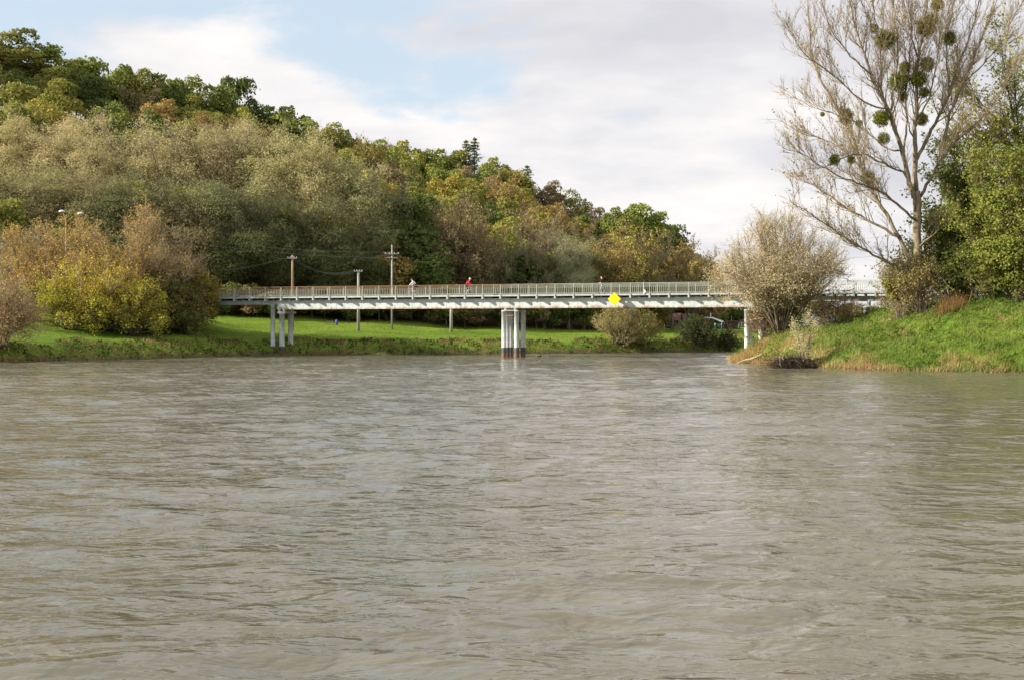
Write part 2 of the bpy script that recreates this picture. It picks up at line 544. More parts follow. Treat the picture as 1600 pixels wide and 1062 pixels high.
M['cabin'] = paint('cabin_timber', (0.045, 0.028, 0.018), (0.10, 0.065, 0.04), 1.5, 0.85, mscale=(1, 1, 8))
M['dark'] = paint('near_black', (0.012, 0.012, 0.012), (0.022, 0.02, 0.02), 2.0, 0.8)
M['glass'] = paint('window_glass', (0.05, 0.06, 0.07), (0.09, 0.10, 0.11), 1.0, 0.08, 0.5)
M['canvas'] = paint('faded_canvas', (0.40, 0.41, 0.40), (0.58, 0.60, 0.60), 0.8, 0.9)
M['salmon'] = paint('salmon_sheet', (0.52, 0.20, 0.14), (0.66, 0.32, 0.24), 0.8, 0.8)
M['greenboard'] = paint('green_board', (0.02, 0.075, 0.05), (0.035, 0.11, 0.07), 0.8, 0.7)
M['log'] = paint('driftwood', (0.22, 0.15, 0.08), (0.38, 0.28, 0.165), 2.5, 0.9, 0.1, bmp=0.5)
M['skin'] = paint('skin', (0.55, 0.32, 0.24), (0.62, 0.37, 0.28), 3.0, 0.55)
M['cloth_white'] = paint('white_jersey', (0.72, 0.73, 0.78), (0.82, 0.82, 0.86), 3.0, 0.85)
M['cloth_red'] = paint('red_jacket', (0.62, 0.008, 0.014), (0.74, 0.02, 0.03), 3.0, 0.7)
M['cloth_black'] = paint('black_shirt', (0.010, 0.010, 0.012), (0.02, 0.02, 0.022), 3.0, 0.85)
M['cloth_jeans'] = paint('pale_jeans', (0.24, 0.29, 0.40), (0.34, 0.39, 0.50), 3.0, 0.85)
M['cloth_dark'] = paint('dark_shorts', (0.03, 0.03, 0.035), (0.05, 0.05, 0.06), 3.0, 0.85)
M['hair'] = paint('brown_hair', (0.05, 0.03, 0.02), (0.09, 0.055, 0.03), 8.0, 0.7)
M['helmet'] = paint('pale_helmet', (0.55, 0.55, 0.52), (0.68, 0.67, 0.64), 3.0, 0.4)
M['rubber'] = paint('tyre_rubber', (0.015, 0.015, 0.015), (0.03, 0.03, 0.03), 3.0, 0.8)
M['bike_frame'] = paint('bike_frame', (0.30, 0.31, 0.33), (0.4, 0.41, 0.43), 3.0, 0.35, 0.5)
M['feather'] = paint('dark_feathers', (0.015, 0.015, 0.016), (0.035, 0.034, 0.036), 8.0, 0.6)
M['beak'] = paint('pale_beak', (0.6, 0.57, 0.5), (0.7, 0.67, 0.6), 3.0, 0.5)
M['board'] = paint('old_board', (0.16, 0.13, 0.10), (0.26, 0.22, 0.17), 2.0, 0.9)

# ------------------------------------------------------------------ terrain
LEFT = np.array([(-600, -60), (-160, 60), (-80, 98), (-47.2, 118), (-39, 131), (-33.5, 142), (-29, 149.3), (-23, 151.6), (-14.9, 152), (0, 157), (25.8, 172), (60, 190), (130, 206), (600, 260)], float)
RIGHT = np.array([(600, 0), (120, 60), (60, 82), (36.6, 91.5), (30.9, 95), (25, 100), (22.4, 112), (20.8, 120), (22, 132), (28, 147), (52, 162), (110, 182), (600, 236)], float)
def seg_dist(x, y, line):
    d = np.full(np.shape(x), 1e9)
    for a, b in zip(line[:-1], line[1:]):
        ab = b - a
        t = np.clip(((x - a[0]) * ab[0] + (y - a[1]) * ab[1]) / (ab @ ab), 0, 1)
        d = np.minimum(d, np.hypot(x - a[0] - t * ab[0], y - a[1] - t * ab[1]))
    return d
def in_poly(x, y, poly):
    ins = np.zeros(np.shape(x), bool)
    n = len(poly)
    for i in range(n):
        x0, y0 = poly[i]; x1, y1 = poly[(i + 1) % n]
        c = ((y0 > y) != (y1 > y)) & (x < (x1 - x0) * (y - y0) / (y1 - y0 + 1e-12) + x0)
        ins ^= c
    return ins
def sm(t):
    t = np.clip(t, 0, 1)
    return t * t * (3 - 2 * t)
RPX = [-1300, -500, -200, 0, 200, 400, 600, 800, 950, 1090, 1150]
RD = [260, 250, 255, 270, 290, 310, 335, 370, 395, 420, 440]
RZ = [0, 38, 43, 42, 38, 33, 28, 28, 17.5, 5, 0]
FD = [190, 180, 176, 174, 178, 182, 190, 202, 216, 240, 262]
def hill_t(x, y):
    px = 800 + FPX * x / np.maximum(y, 30)
    fd = np.interp(px, RPX, FD); rd = np.interp(px, RPX, RD)
    return px, (y - fd) / (rd - fd)
def ground_z(x, y):
    x = np.asarray(x, float); y = np.asarray(y, float)
    yl = np.interp(x, LEFT[:, 0], LEFT[:, 1])
    dl = seg_dist(x, y, LEFT)
    s = np.where(y > yl, dl, -dl)
    px, t = hill_t(x, y)
    rate = np.interp(px, [0, 420, 560, 700, 850, 1150], [0.10, 0.10, 0.075, 0.05, 0.035, 0.03])
    zl = np.where(s > 0, 1.55 * sm((s + 0.6) / 4.0) - 0.04 + np.minimum(s, 45) * rate * sm(s / 6), -0.05 - np.minimum(-s, 8) * 0.35)
    zl = zl + np.where(s > 0, sm((s - 1) / 5), 0) * (0.22 * snoise(x, y, 5, 17, 2))
    rz = np.interp(px, RPX, RZ); rd = np.interp(px, RPX, RD)
    tt = np.clip(t, 0, 1)
    hz = rz * (0.35 * tt + 0.65 * sm(tt)) * (1 - 0.25 * sm((y - rd) / 150))
    hz = hz * sm((y - 60) / 60) * (1 + 0.06 * snoise(x, y, 9, 60, 2))
    zl = zl + np.where(s > 0, hz, 0)
    # embankment that carries the left end of the bridge
    zl = zl + np.where(s > 0, 3.4 * np.exp(-(((x + 45.5) / 7.5) ** 2 + ((y - 159) / 6.5) ** 2)), 0)
    # right peninsula
    q = seg_dist(x, y, RIGHT)
    ins = in_poly(x, y, RIGHT)
    hm = np.interp(x, [20, 23, 26, 30, 35, 40, 46, 70], [2.2, 3.1, 3.55, 3.8, 4.9, 5.5, 5.7, 5.2])
    front = np.interp(y, [100, 118, 134, 170], [1, 1, 0.72, 0.5])
    wq = np.interp(x, [20, 25, 32], [4.5, 7.0, 13.0])
    zr = hm * (0.82 * sm((q + 0.5) / wq) + 0.18 * sm((q + 0.5) / 4)) * front
    zr = zr + sm(q / 5) * (0.30 * snoise(x, y, 3, 8, 3)) + sm(q / 2) * 0.10 * snoise(x, y, 4, 2.2, 2)
    zr = np.where(ins, zr, -0.05 - np.minimum(q, 8) * 0.35)
    return np.maximum(zl, zr)

def axis(parts):
    a = []
    for lo, hi, st in parts:
        a.append(np.arange(lo, hi, st))
    return np.unique(np.concatenate(a))
gx = axis([(-4000, -600, 400), (-600, -130, 30), (-130, -60, 2.5), (-60, 18, 0.9), (18, 58, 0.55), (58, 130, 2.5), (130, 600, 30), (600, 4001, 400)])
gy = axis([(-600, 30, 60), (30, 86, 4), (86, 135, 0.55), (135, 200, 0.9), (200, 450, 3.5), (450, 900, 50), (900, 4001, 400)])
GX, GY = np.meshgrid(gx, gy)
GZ = ground_z(GX, GY)
v = np.stack([GX, GY, GZ], -1).reshape(-1, 3)
ny, nx = GX.shape
ii = (np.arange(ny - 1)[:, None] * nx + np.arange(nx - 1)[None, :]).ravel()
g = Geo(); g.add(v, np.stack([ii, ii + 1, ii + nx + 1, ii + nx], -1))
me = g.mesh('ground', [M['ground']], smooth=True)
px_, t_ = hill_t(GX, GY)
yl_ = np.interp(GX, LEFT[:, 0], LEFT[:, 1])
lit = sm((t_ + 0.02) / 0.05) * (GY > yl_) * (px_ < 1140)
mud = 1 - sm((GZ - 0.15 - 0.25 * snoise(GX, GY, 21, 4, 2)) / 0.6)
for nm, arr in (('litter', lit), ('mud', mud)):
    at = me.attributes.new(nm, 'FLOAT', 'POINT')
    at.data.foreach_set('value', arr.astype(np.float32).ravel())
tag(link('ground', me), kind='structure')

# far ridge seen under the right end of the bridge
g = Geo()
xs = np.linspace(-200, 2600, 90)
zr = 26 + 22 * snoise(xs, xs * 0, 31, 900, 3) + 12 * np.sin(xs / 330)
v = np.concatenate([np.stack([xs, np.full_like(xs, 1900), np.full_like(xs, -1)], -1), np.stack([xs, np.full_like(xs, 2250), zr], -1), np.stack([xs, np.full_like(xs, 2700), np.full_like(xs, -1)], -1)])
n = len(xs); k = np.arange(n - 1)
g.add(v, np.concatenate([np.stack([k, k + 1, k + n + 1, k + n], -1), np.stack([k + n, k + n + 1, k + 2 * n + 1, k + 2 * n], -1)]))
M['far'] = paint('far_hill_haze_tint', (0.10, 0.13, 0.16), (0.16, 0.19, 0.22), 0.02, 0.95)  # blue tint paints the haze of distance into the woods' colour
tag(link('far_hills', g.mesh('far_hills', [M['far']], True)), kind='structure')

# river: real waves, finer ripples from the bump of the water material
wx = axis([(-900, -70, 30), (-70, 70.01, 0.36), (70, 900, 30)])
step = [8.0]
while step[-1] < 215:
    step.append(step[-1] + 0.07 + 0.0028 * max(0, step[-1] - 12))
wy = np.concatenate([[-300, -100, -30, 0, 5], step, [240, 300, 500]])
WX, WY = np.meshgrid(wx, wy)
WZ = np.zeros_like(WX)
rg = rnd(77)
dy = np.gradient(wy)[:, None]
patch = (0.75 + 0.45 * snoise(WX, WY, 41, 22, 2)) * (1 - 0.20 * sm((WX - 0.5) / 7.5))
for k in range(46):
    lam = 0.55 * (12.0 ** (k / 45.0))
    th = R(90) + rg.normal(0.10, 0.60)
    f = 2 * np.pi / lam
    ph = (WX * math.cos(th) + WY * math.sin(th)) * f + rg.uniform(0, 6.28) + 0.9 * np.sin(WX * f * 0.13 + rg.uniform(0, 6.28)) + 0.7 * np.sin(WY * f * 0.09 + WX * f * 0.05 + rg.uniform(0, 6.28))
    amp = 0.0064 * lam ** 0.55
    fade = np.clip((lam / dy - 2.5) / 3.0, 0, 1)
    fadex = np.clip((lam / 0.36 * 0.9 - 0.9), 0, 1)
    w = np.sin(ph); w = (np.exp(1.0 * w) - 1.266) * 0.8
    WZ += amp * fade * fadex * w * patch
WZ[(WY < 7) | (WY > 216) | (np.abs(WX) > 71)] = 0
ny, nx = WX.shape
ii = (np.arange(ny - 1)[:, None] * nx + np.arange(nx - 1)[None, :]).ravel()
g = Geo(); g.add(np.stack([WX, WY, WZ], -1).reshape(-1, 3), np.stack([ii, ii + 1, ii + nx + 1, ii + nx], -1))
tag(link('river', g.mesh('river', [M['water']], True)), kind='structure')

# ------------------------------------------------------------------ bridge
BO = np.array([0.15, 140.9]); BD = np.array([55.3, -19.0]); BD /= np.linalg.norm(BD)
BN = np.array([-BD[1], BD[0]])            # away from the camera
B_ROT = math.atan2(BD[1], BD[0])
def bx(px, yl):
    u = (px - 800) / FPX
    p = BO + BN * yl
    return (u * p[1] - p[0]) / (BD[0] - u * BD[1])
def bw(x, yl, z=0):
    p = BO + BD * x + BN * yl
    return np.array([p[0], p[1], z])
DECK = 6.84
XL, XR = -44.0, 52.0
PIER_L, PIER_M, PIER_R, PIER_F = -30.25, -0.6, 26.2, 38.2
bridge = bpy.data.objects.new('footbridge', None)
COL.objects.link(bridge)
bridge.location = (BO[0], BO[1], 0); bridge.rotation_euler = (0, 0, B_ROT)
tag(bridge, 'long pale steel girder footbridge with railings crossing the river', 'bridge')
g = Geo(); box(g, XL, XR, 0.095, 3.50, DECK - 0.05, DECK)
deck = link('deck', g.mesh('deck', [M['deck']]), bridge)
for yy0, yy1 in ((0.0, 0.06), (3.54, 3.60)):
    g = Geo(); box(g, XL, XR, yy0, yy1, DECK - 0.155, DECK + 0.015)
    box(g, XL, XR, yy0 - 0.03 if yy0 == 0 else yy1, yy0 if yy0 == 0 else yy1 + 0.03, DECK - 0.155, DECK - 0.13)
    link('edge_channel', g.mesh('edge_channel', [M['channel']]), bridge)
def girder(name, x0, x1, y0, z0, z1, m, t=0.16, stiff=True):
    g = Geo()
    box(g, x0, x1, y0 + 0.06, y0 + 0.06 + t - 0.08, z0 + 0.03, z1 - 0.03)
    box(g, x0, x1, y0 - 0.02, y0 + t + 0.06, z0, z0 + 0.03)
    box(g, x0, x1, y0 - 0.02, y0 + t + 0.06, z1 - 0.03, z1)
    o = link(name, g.mesh(name, [m]), bridge)
    if stiff:
        g = Geo()
        xx = x0 + 0.3
        while xx < x1 - 0.2:
            box(g, xx, xx + 0.014, y0 + 0.044, y0 + 0.058, z0 + 0.032, z1 - 0.032)
            xx += 1.06
        link('stiffeners', g.mesh('stiffeners', [m]), o)['kind'] = 'stuff'
    return o
for yy in (0.62, 2.70):
    girder('girder', PIER_L + 0.55, PIER_M - 0.02, yy, 5.38, 6.49, M['girder'])
    girder('girder', PIER_M + 0.02, PIER_R + 0.4, yy, 5.38, 6.49, M['girder'])
    girder('approach_girder', XL, PIER_L + 0.50, yy, 5.95, 6.45, M['girder_small'], 0.14, False)
    girder('approach_girder', PIER_R + 0.45, XR, yy, 5.95, 6.45, M['girder_small'], 0.14, False)
# cross beams: their cantilever ends carry the walkway edge and throw slanting shadows on the girder
g = Geo()
pts = [(-0.13, 6.62), (-0.13, 6.66), (3.73, 6.66), (3.73, 6.62)]
gb = Geo()
box(gb, -0.045, 0.045, -0.12, 3.72, 6.655, DECK - 0.052, m=0)
box(gb, -0.09, 0.09, -0.16, 0.60, 6.40, 6.655)
box(gb, -0.09, 0.09, 2.99, 3.76, 6.40, 6.655)
me_cross = gb.mesh('cross_beam', [M['channel']])
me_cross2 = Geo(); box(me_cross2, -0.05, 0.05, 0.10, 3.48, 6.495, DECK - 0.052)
me_cross2 = me_cross2.mesh('joist', [M['dark']])  # joists coloured near black as painted shade in the gap below the deck
xx = XL + 0.5; kx = 0; POSTS = []
while xx < XR - 0.3:
    link('cross_beam', me_cross, bridge, (xx, 0, 0))
    link('joist', me_cross2, bridge, (xx + 1.05, 0, 0))
    POSTS.append(xx); xx += 2.1
gp = Geo(); box(gp, -0.035, 0.035, -0.035, 0.035, DECK - 0.10, 7.96)
me_post = gp.mesh('post', [M['baluster']])
for yy, off in ((-0.035, 0.0), (3.635, 0.0)):
    g = Geo(); box(g, XL, XR, yy - 0.045, yy + 0.045, 7.962, 8.02)
    rail = link('railing', g.mesh('top_rail', [M['rail']]), bridge)
    g = Geo(); box(g, XL, XR, yy - 0.022, yy + 0.022, 7.72, 7.76)
    link('middle_rail', g.mesh('middle_rail', [M['rail']]), rail)
    g = Geo(); box(g, XL, XR, yy - 0.022, yy + 0.022, 6.98, 7.02)
    link('bottom_rail', g.mesh('bottom_rail', [M['baluster']]), rail)
    for xp in POSTS:
        link('post', me_post, rail, (xp, yy, 0))
    g = Geo(); xb = XL + 0.1
    while xb < XR:
        if min(abs(xb - xp) for xp in POSTS) > 0.08:
            box(g, xb - 0.013, xb + 0.013, yy - 0.013, yy + 0.013, 7.022, 7.718)
        xb += 0.21
    link('balusters', g.mesh('balusters', [M['baluster']]), rail)['kind'] = 'stuff'
# piers
def column_mesh(r, top, bot=-2.0):
    g = Geo()
    zs = [bot, 1.07, 1.09, top - 0.09, top - 0.085, top]
    rs = [r * 1.05, r * 1.05, r, r, r * 1.12, r * 1.12]
    tube(g, [(0, 0, z) for z in zs], rs, 14)
    return g.mesh('column', [M['column']], True)
def pier(x, cols, cap_z0, cap_z1, cap_w, brace=None, ztop_neck=5.38, lab=None):
    g = Geo(); box(g, x - cap_w, x + cap_w, 0.45, 3.25, cap_z0, cap_z1)
    for bxx in (-0.6 * cap_w, 0.6 * cap_w):
        for yy in (0.70, 2.80):
            box(g, x + bxx - 0.12, x + bxx + 0.12, yy - 0.12, yy + 0.12, cap_z1, ztop_neck)
    p = link('pier', g.mesh('pier_cap', [M['cap']]), bridge)
    if lab: p['label'] = lab
    for cx_, cy_, r, top in cols:
        link('column', column_mesh(r, top), p, (x + cx_, cy_, 0))
    if brace:
        for (x0, x1, y0, y1, z) in brace:
            g = Geo(); box(g, x + x0, x + x1, y0, y1, z, z + 0.09)
            link('brace', g.mesh('brace', [M['rust']]), p)
    return p
pier(PIER_M, [(-0.74, 0.7, 0.27, 5.1), (-0.74, 1.85, 0.27, 5.1), (-0.74, 3.0, 0.24, 5.1), (0.74, 0.7, 0.27, 5.1), (0.74, 3.0, 0.27, 5.1)],
     5.1, 5.2, 0.95, [(-0.45, 0.47, 0.42, 0.50, 4.55), (-0.46, 0.46, 2.9, 2.98, 1.35)], lab='middle pier of white steel columns with tarred and rusty feet')
pier(PIER_L + 1.15, [(-1.20, 0.7, 0.27, 5.90), (-1.20, 2.75, 0.27, 5.90), (0.0, 0.7, 0.31, 4.92), (0.03, 2.75, 0.31, 4.92)], 4.92, 5.14, 0.50, lab='left pier of weathered columns standing at the bank')
g = Geo(); box(g, PIER_L - 0.30, PIER_L + 0.20, 0.45, 3.1, 5.90, 5.945); link('bearing_beam', g.mesh('bearing_beam', [M['cap']]), bridge)
pier(PIER_R, [(-0.74, 0.7, 0.27, 5.1), (-0.74, 1.85, 0.22, 5.1), (-0.74, 3.0, 0.27, 5.1), (0.74, 0.7, 0.27, 5.1), (0.74, 3.0, 0.27, 5.1)],
     5.1, 5.2, 0.95, [(-0.45, 0.47, 0.42, 0.50, 4.62)], lab='right pier of white columns half hidden by the pale willow')
pier(PIER_F, [(-0.74, 0.7, 0.27, 5.35), (-0.74, 2.8, 0.27, 5.35), (0.74, 0.7, 0.27, 5.35), (0.74, 2.8, 0.27, 5.35)],
     5.35, 5.45, 0.9, [(-0.45, 0.47, 0.42, 0.50, 5.25)], 5.95, lab='short white pier showing above the grassy right bank')

# things fixed on the bridge
X = bx(960, -0.2)
import bmesh
me = bevel_box_mesh('sign_plate', 1.03, 0.03, 1.03, 0.012, [M['yellow']])
sg = bpy.data.objects.new('navigation_sign', None); COL.objects.link(sg)
sg.location = tuple(bw(X, -0.22, 6.29)); sg.rotation_euler = (0, 0, B_ROT)
tag(sg, 'bright yellow diamond board hung on the bridge girder', 'sign')
link('plate', me, sg, (0, 0, 0), (0, R(45), 0))
g = Geo(); box(g, -0.03, 0.03, 0.017, 0.09, -0.45, 0.40); box(g, -0.40, 0.40, 0.017, 0.06, -0.03, 0.03)
link('bracket', g.mesh('sign_bracket', [M['galv']]), sg)
X = bx(1006.5, -0.1)
wp = bpy.data.objects.new('marker_plate', None); COL.objects.link(wp)
wp.location = tuple(bw(X, -0.11, DECK)); wp.rotation_euler = (0, 0, B_ROT)
tag(wp, 'small white triangular plate tied to the bridge railing', 'sign')
g = Geo(); g.add([(-0.02, -0.015, 0.05), (0.24, -0.015, 0.22), (-0.02, -0.015, 0.50), (-0.02, 0.0, 0.05), (0.24, 0.0, 0.22), (-0.02, 0.0, 0.50)], [[0, 3, 4, 1], [1, 4, 5, 2], [2, 5, 3, 0]], [[0, 1, 2], [3, 5, 4]])
link('plate', g.mesh('marker_plate', [M['white']]), wp)
g = Geo(); tube(g, [(-0.06, 0.0, -0.05), (-0.06, 0.0, 1.25)], 0.028, 6)
link('rod', g.mesh('marker_rod', [M['white']]), wp)

# ------------------------------------------------------------------ people on the bridge
def skin_person(name, joints, edges, mats_of):
    """one continuous body: skin modifier over joints, material from the nearest bone"""
    names = list(joints)
    me = bpy.data.meshes.new(name)
    me.from_pydata([joints[n][:3] for n in names], [(names.index(a), names.index(b)) for a, b in edges], [])
    o = bpy.data.objects.new(name, me); COL.objects.link(o)
    md = o.modifiers.new('skin', 'SKIN'); md.use_smooth_shade = True
    me.skin_vertices.new() if not me.skin_vertices else None
    for i, n in enumerate(names):
        r = joints[n][3]; r2 = joints[n][4] if len(joints[n]) > 4 else r
        me.skin_vertices[0].data[i].radius = (r, r2)
    me.skin_vertices[0].data[names.index('pelvis')].use_root = True
    ss = o.modifiers.new('sub', 'SUBSURF'); ss.levels = 1; ss.render_levels = 1
    dg = bpy.context.evaluated_depsgraph_get(); dg.update()
    ev = o.evaluated_get(dg)
    m2 = bpy.data.meshes.new_from_object(ev, depsgraph=dg)
    bpy.data.objects.remove(o)
    m2.materials.clear()
    keys = sorted(set(mats_of.values()))
    for k in keys:
        m2.materials.append(M[k])
    A = np.array([joints[a][:3] for a, b in edges]); Bv = np.array([joints[b][:3] for a, b in edges])
    ek = [mats_of[(a, b)] for a, b in edges]
    for p in m2.polygons:
        c = np.array(p.center)
        ab = Bv - A
        t = np.clip(np.sum((c - A) * ab, 1) / (np.sum(ab * ab, 1) + 1e-9), 0, 1)
        d = np.linalg.norm(c - A - t[:, None] * ab, axis=1)
        p.material_index = keys.index(ek[int(np.argmin(d))])
        p.use_smooth = True
    return m2

def person_mesh(name, J, top, legs, shoe, sleeve='top', lower='skin'):
    """J: pelvis, chest, neck, head, and per side shoulder elbow wrist / hip knee ankle toe"""
    j = {}; e = []; mo = {}
    def add(a, b, m):
        e.append((a, b)); mo[(a, b)] = m
    V = lambda k: np.array(J[k], float)
    j['pelvis'] = (*J['pelvis'], 0.145, 0.11)
    mid = (V('pelvis') + V('chest')) / 2
    j['waist'] = (*mid, 0.15, 0.12)
    j['chest'] = (*J['chest'], 0.185, 0.14)
    j['neck'] = (*J['neck'], 0.055)
    hd = V('head'); up = V('head') - V('neck'); up = up / np.linalg.norm(up)
    j['jaw'] = (*(hd - up * 0.065), 0.075, 0.08)
    j['skull'] = (*(hd + up * 0.03), 0.088, 0.10)
    j['crown'] = (*(hd + up * 0.10), 0.055, 0.06)
    fwd = np.array(J['face'], float)
    j['nose'] = (*(hd - up * 0.01 + fwd * 0.118), 0.016)
    add('pelvis', 'waist', legs); add('waist', 'chest', top); add('chest', 'neck', top); add('neck', 'jaw', 'skin'); add('jaw', 'skull', 'skin'); add('skull', 'crown', 'skin'); add('skull', 'nose', 'skin')
    for s in 'lr':
        j['sh' + s] = (*J['sh' + s], 0.085); j['el' + s] = (*J['el' + s], 0.056); j['wr' + s] = (*J['wr' + s], 0.030)
        add('chest', 'sh' + s, top); add('sh' + s, 'el' + s, top); add('el' + s, 'wr' + s, top if sleeve == 'long' else 'skin')
        d = V('wr' + s) - V('el' + s); d /= np.linalg.norm(d)
        side = np.cross(d, [0, 0, 1.0]); side /= np.linalg.norm(side) + 1e-9
        nrm = np.cross(side, d)
        pm = V('wr' + s) + d * 0.055
        j['pa' + s] = (*pm, 0.034, 0.018); add('wr' + s, 'pa' + s, 'skin')
        for k, (off, ln) in enumerate(((-0.030, 0.070), (-0.010, 0.082), (0.011, 0.076), (0.031, 0.060))):
            b0 = pm + d * 0.035 + side * off; b1 = b0 + d * ln * 0.5 - nrm * 0.012; b2 = b1 + d * ln * 0.3 - nrm * 0.035
            j[f'f{k}a{s}'] = (*b0, 0.010); j[f'f{k}b{s}'] = (*b1, 0.009); j[f'f{k}c{s}'] = (*b2, 0.008)
            add('pa' + s, f'f{k}a{s}', 'skin'); add(f'f{k}a{s}', f'f{k}b{s}', 'skin'); add(f'f{k}b{s}', f'f{k}c{s}', 'skin')
        sg_ = 1 if s == 'l' else -1
        t0 = pm - d * 0.01 + side * 0.04 * sg_; t1 = t0 + d * 0.035 + side * 0.022 * sg_ - nrm * 0.02
        j['ta' + s] = (*t0, 0.011); j['tb' + s] = (*t1, 0.009)
        add('pa' + s, 'ta' + s, 'skin'); add('ta' + s, 'tb' + s, 'skin')
        j['hi' + s] = (*J['hi' + s], 0.10); j['kn' + s] = (*J['kn' + s], 0.062); j['ca' + s] = (*(V('kn' + s) * 0.68 + V('an' + s) * 0.32), 0.060); j['an' + s] = (*J['an' + s], 0.040); j['to' + s] = (*J['to' + s], 0.038)
        add('pelvis', 'hi' + s, legs); add('hi' + s, 'kn' + s, legs); add('kn' + s, 'ca' + s, lower); add('ca' + s, 'an' + s, lower); add('an' + s, 'to' + s, shoe)
    return skin_person(name, j, e, mo)

def cap_mesh(name, m, c, r, up, cut=0.0):
    """hair or helmet: the upper part of an ellipsoid around the skull"""
    g = Geo(); n1, n2 = 10, 6
    v = []; q = []
    for i in range(n2 + 1):
        ph = (math.pi / 2) * (1 - i / n2) - cut * i / n2
        for k in range(n1):
            th = 2 * math.pi * k / n1
            v.append((c[0] + r[0] * math.cos(ph) * math.cos(th), c[1] + r[1] * math.cos(ph) * math.sin(th), c[2] + r[2] * math.sin(ph)))
    for i in range(n2):
        for k in range(n1):
            q.append((i * n1 + k, (i + 1) * n1 + k, (i + 1) * n1 + (k + 1) % n1, i * n1 + (k + 1) % n1))
    g.add(v, q)
    return g.mesh(name, [m], True)

RIDE = dict(pelvis=(-0.17, 0, 1.00), chest=(0.13, 0, 1.38), neck=(0.24, 0, 1.52), head=(0.31, 0, 1.66), face=(1, 0, 0),
            shl=(0.15, 0.19, 1.42), shr=(0.15, -0.19, 1.42), ell=(0.34, 0.29, 1.20), elr=(0.34, -0.29, 1.20), wrl=(0.50, 0.25, 1.09), wrr=(0.50, -0.25, 1.09),
            hil=(-0.13, 0.11, 0.95), hir=(-0.13, -0.11, 0.95), knl=(0.26, 0.12, 0.80), knr=(0.16, -0.12, 0.62), anl=(0.10, 0.12, 0.45), anr=(-0.04, -0.12, 0.21),
            tol=(0.24, 0.12, 0.40), tor=(0.11, -0.12, 0.15))
WALK = dict(pelvis=(0, 0, 0.94), chest=(0.03, 0, 1.33), neck=(0.04, 0, 1.49), head=(0.06, 0, 1.625), face=(1, 0, 0),
            shl=(0.02, 0.20, 1.40), shr=(0.02, -0.20, 1.40), ell=(0.05, 0.25, 1.12), elr=(0.05, -0.25, 1.12), wrl=(0.28, 0.15, 1.08), wrr=(0.28, -0.15, 1.08),
            hil=(0.0, 0.10, 0.90), hir=(0.0, -0.10, 0.90), knl=(0.14, 0.10, 0.50), knr=(-0.06, -0.10, 0.49), anl=(0.16, 0.10, 0.09), anr=(-0.25, -0.10, 0.14),
            tol=(0.31, 0.10, 0.05), tor=(-0.12, -0.10, 0.04))
def ride_person(name, label, px, yl, face, meargs, cap, capmat):
    X = bx(px, yl)
    o = link('person', person_mesh(name, *meargs), None, tuple(bw(X, yl, DECK)), (0, 0, B_ROT + (math.pi if face < 0 else 0)))
    tag(o, label, 'person'); o.scale = (1.12, 1.12, 1.12)
    if cap:
        link(cap, cap_mesh(cap, M[capmat], (meargs[0]['head'][0] - 0.01, 0, meargs[0]['head'][2] + 0.045), (0.125, 0.108, 0.115), None, 0.25), o)
    return o
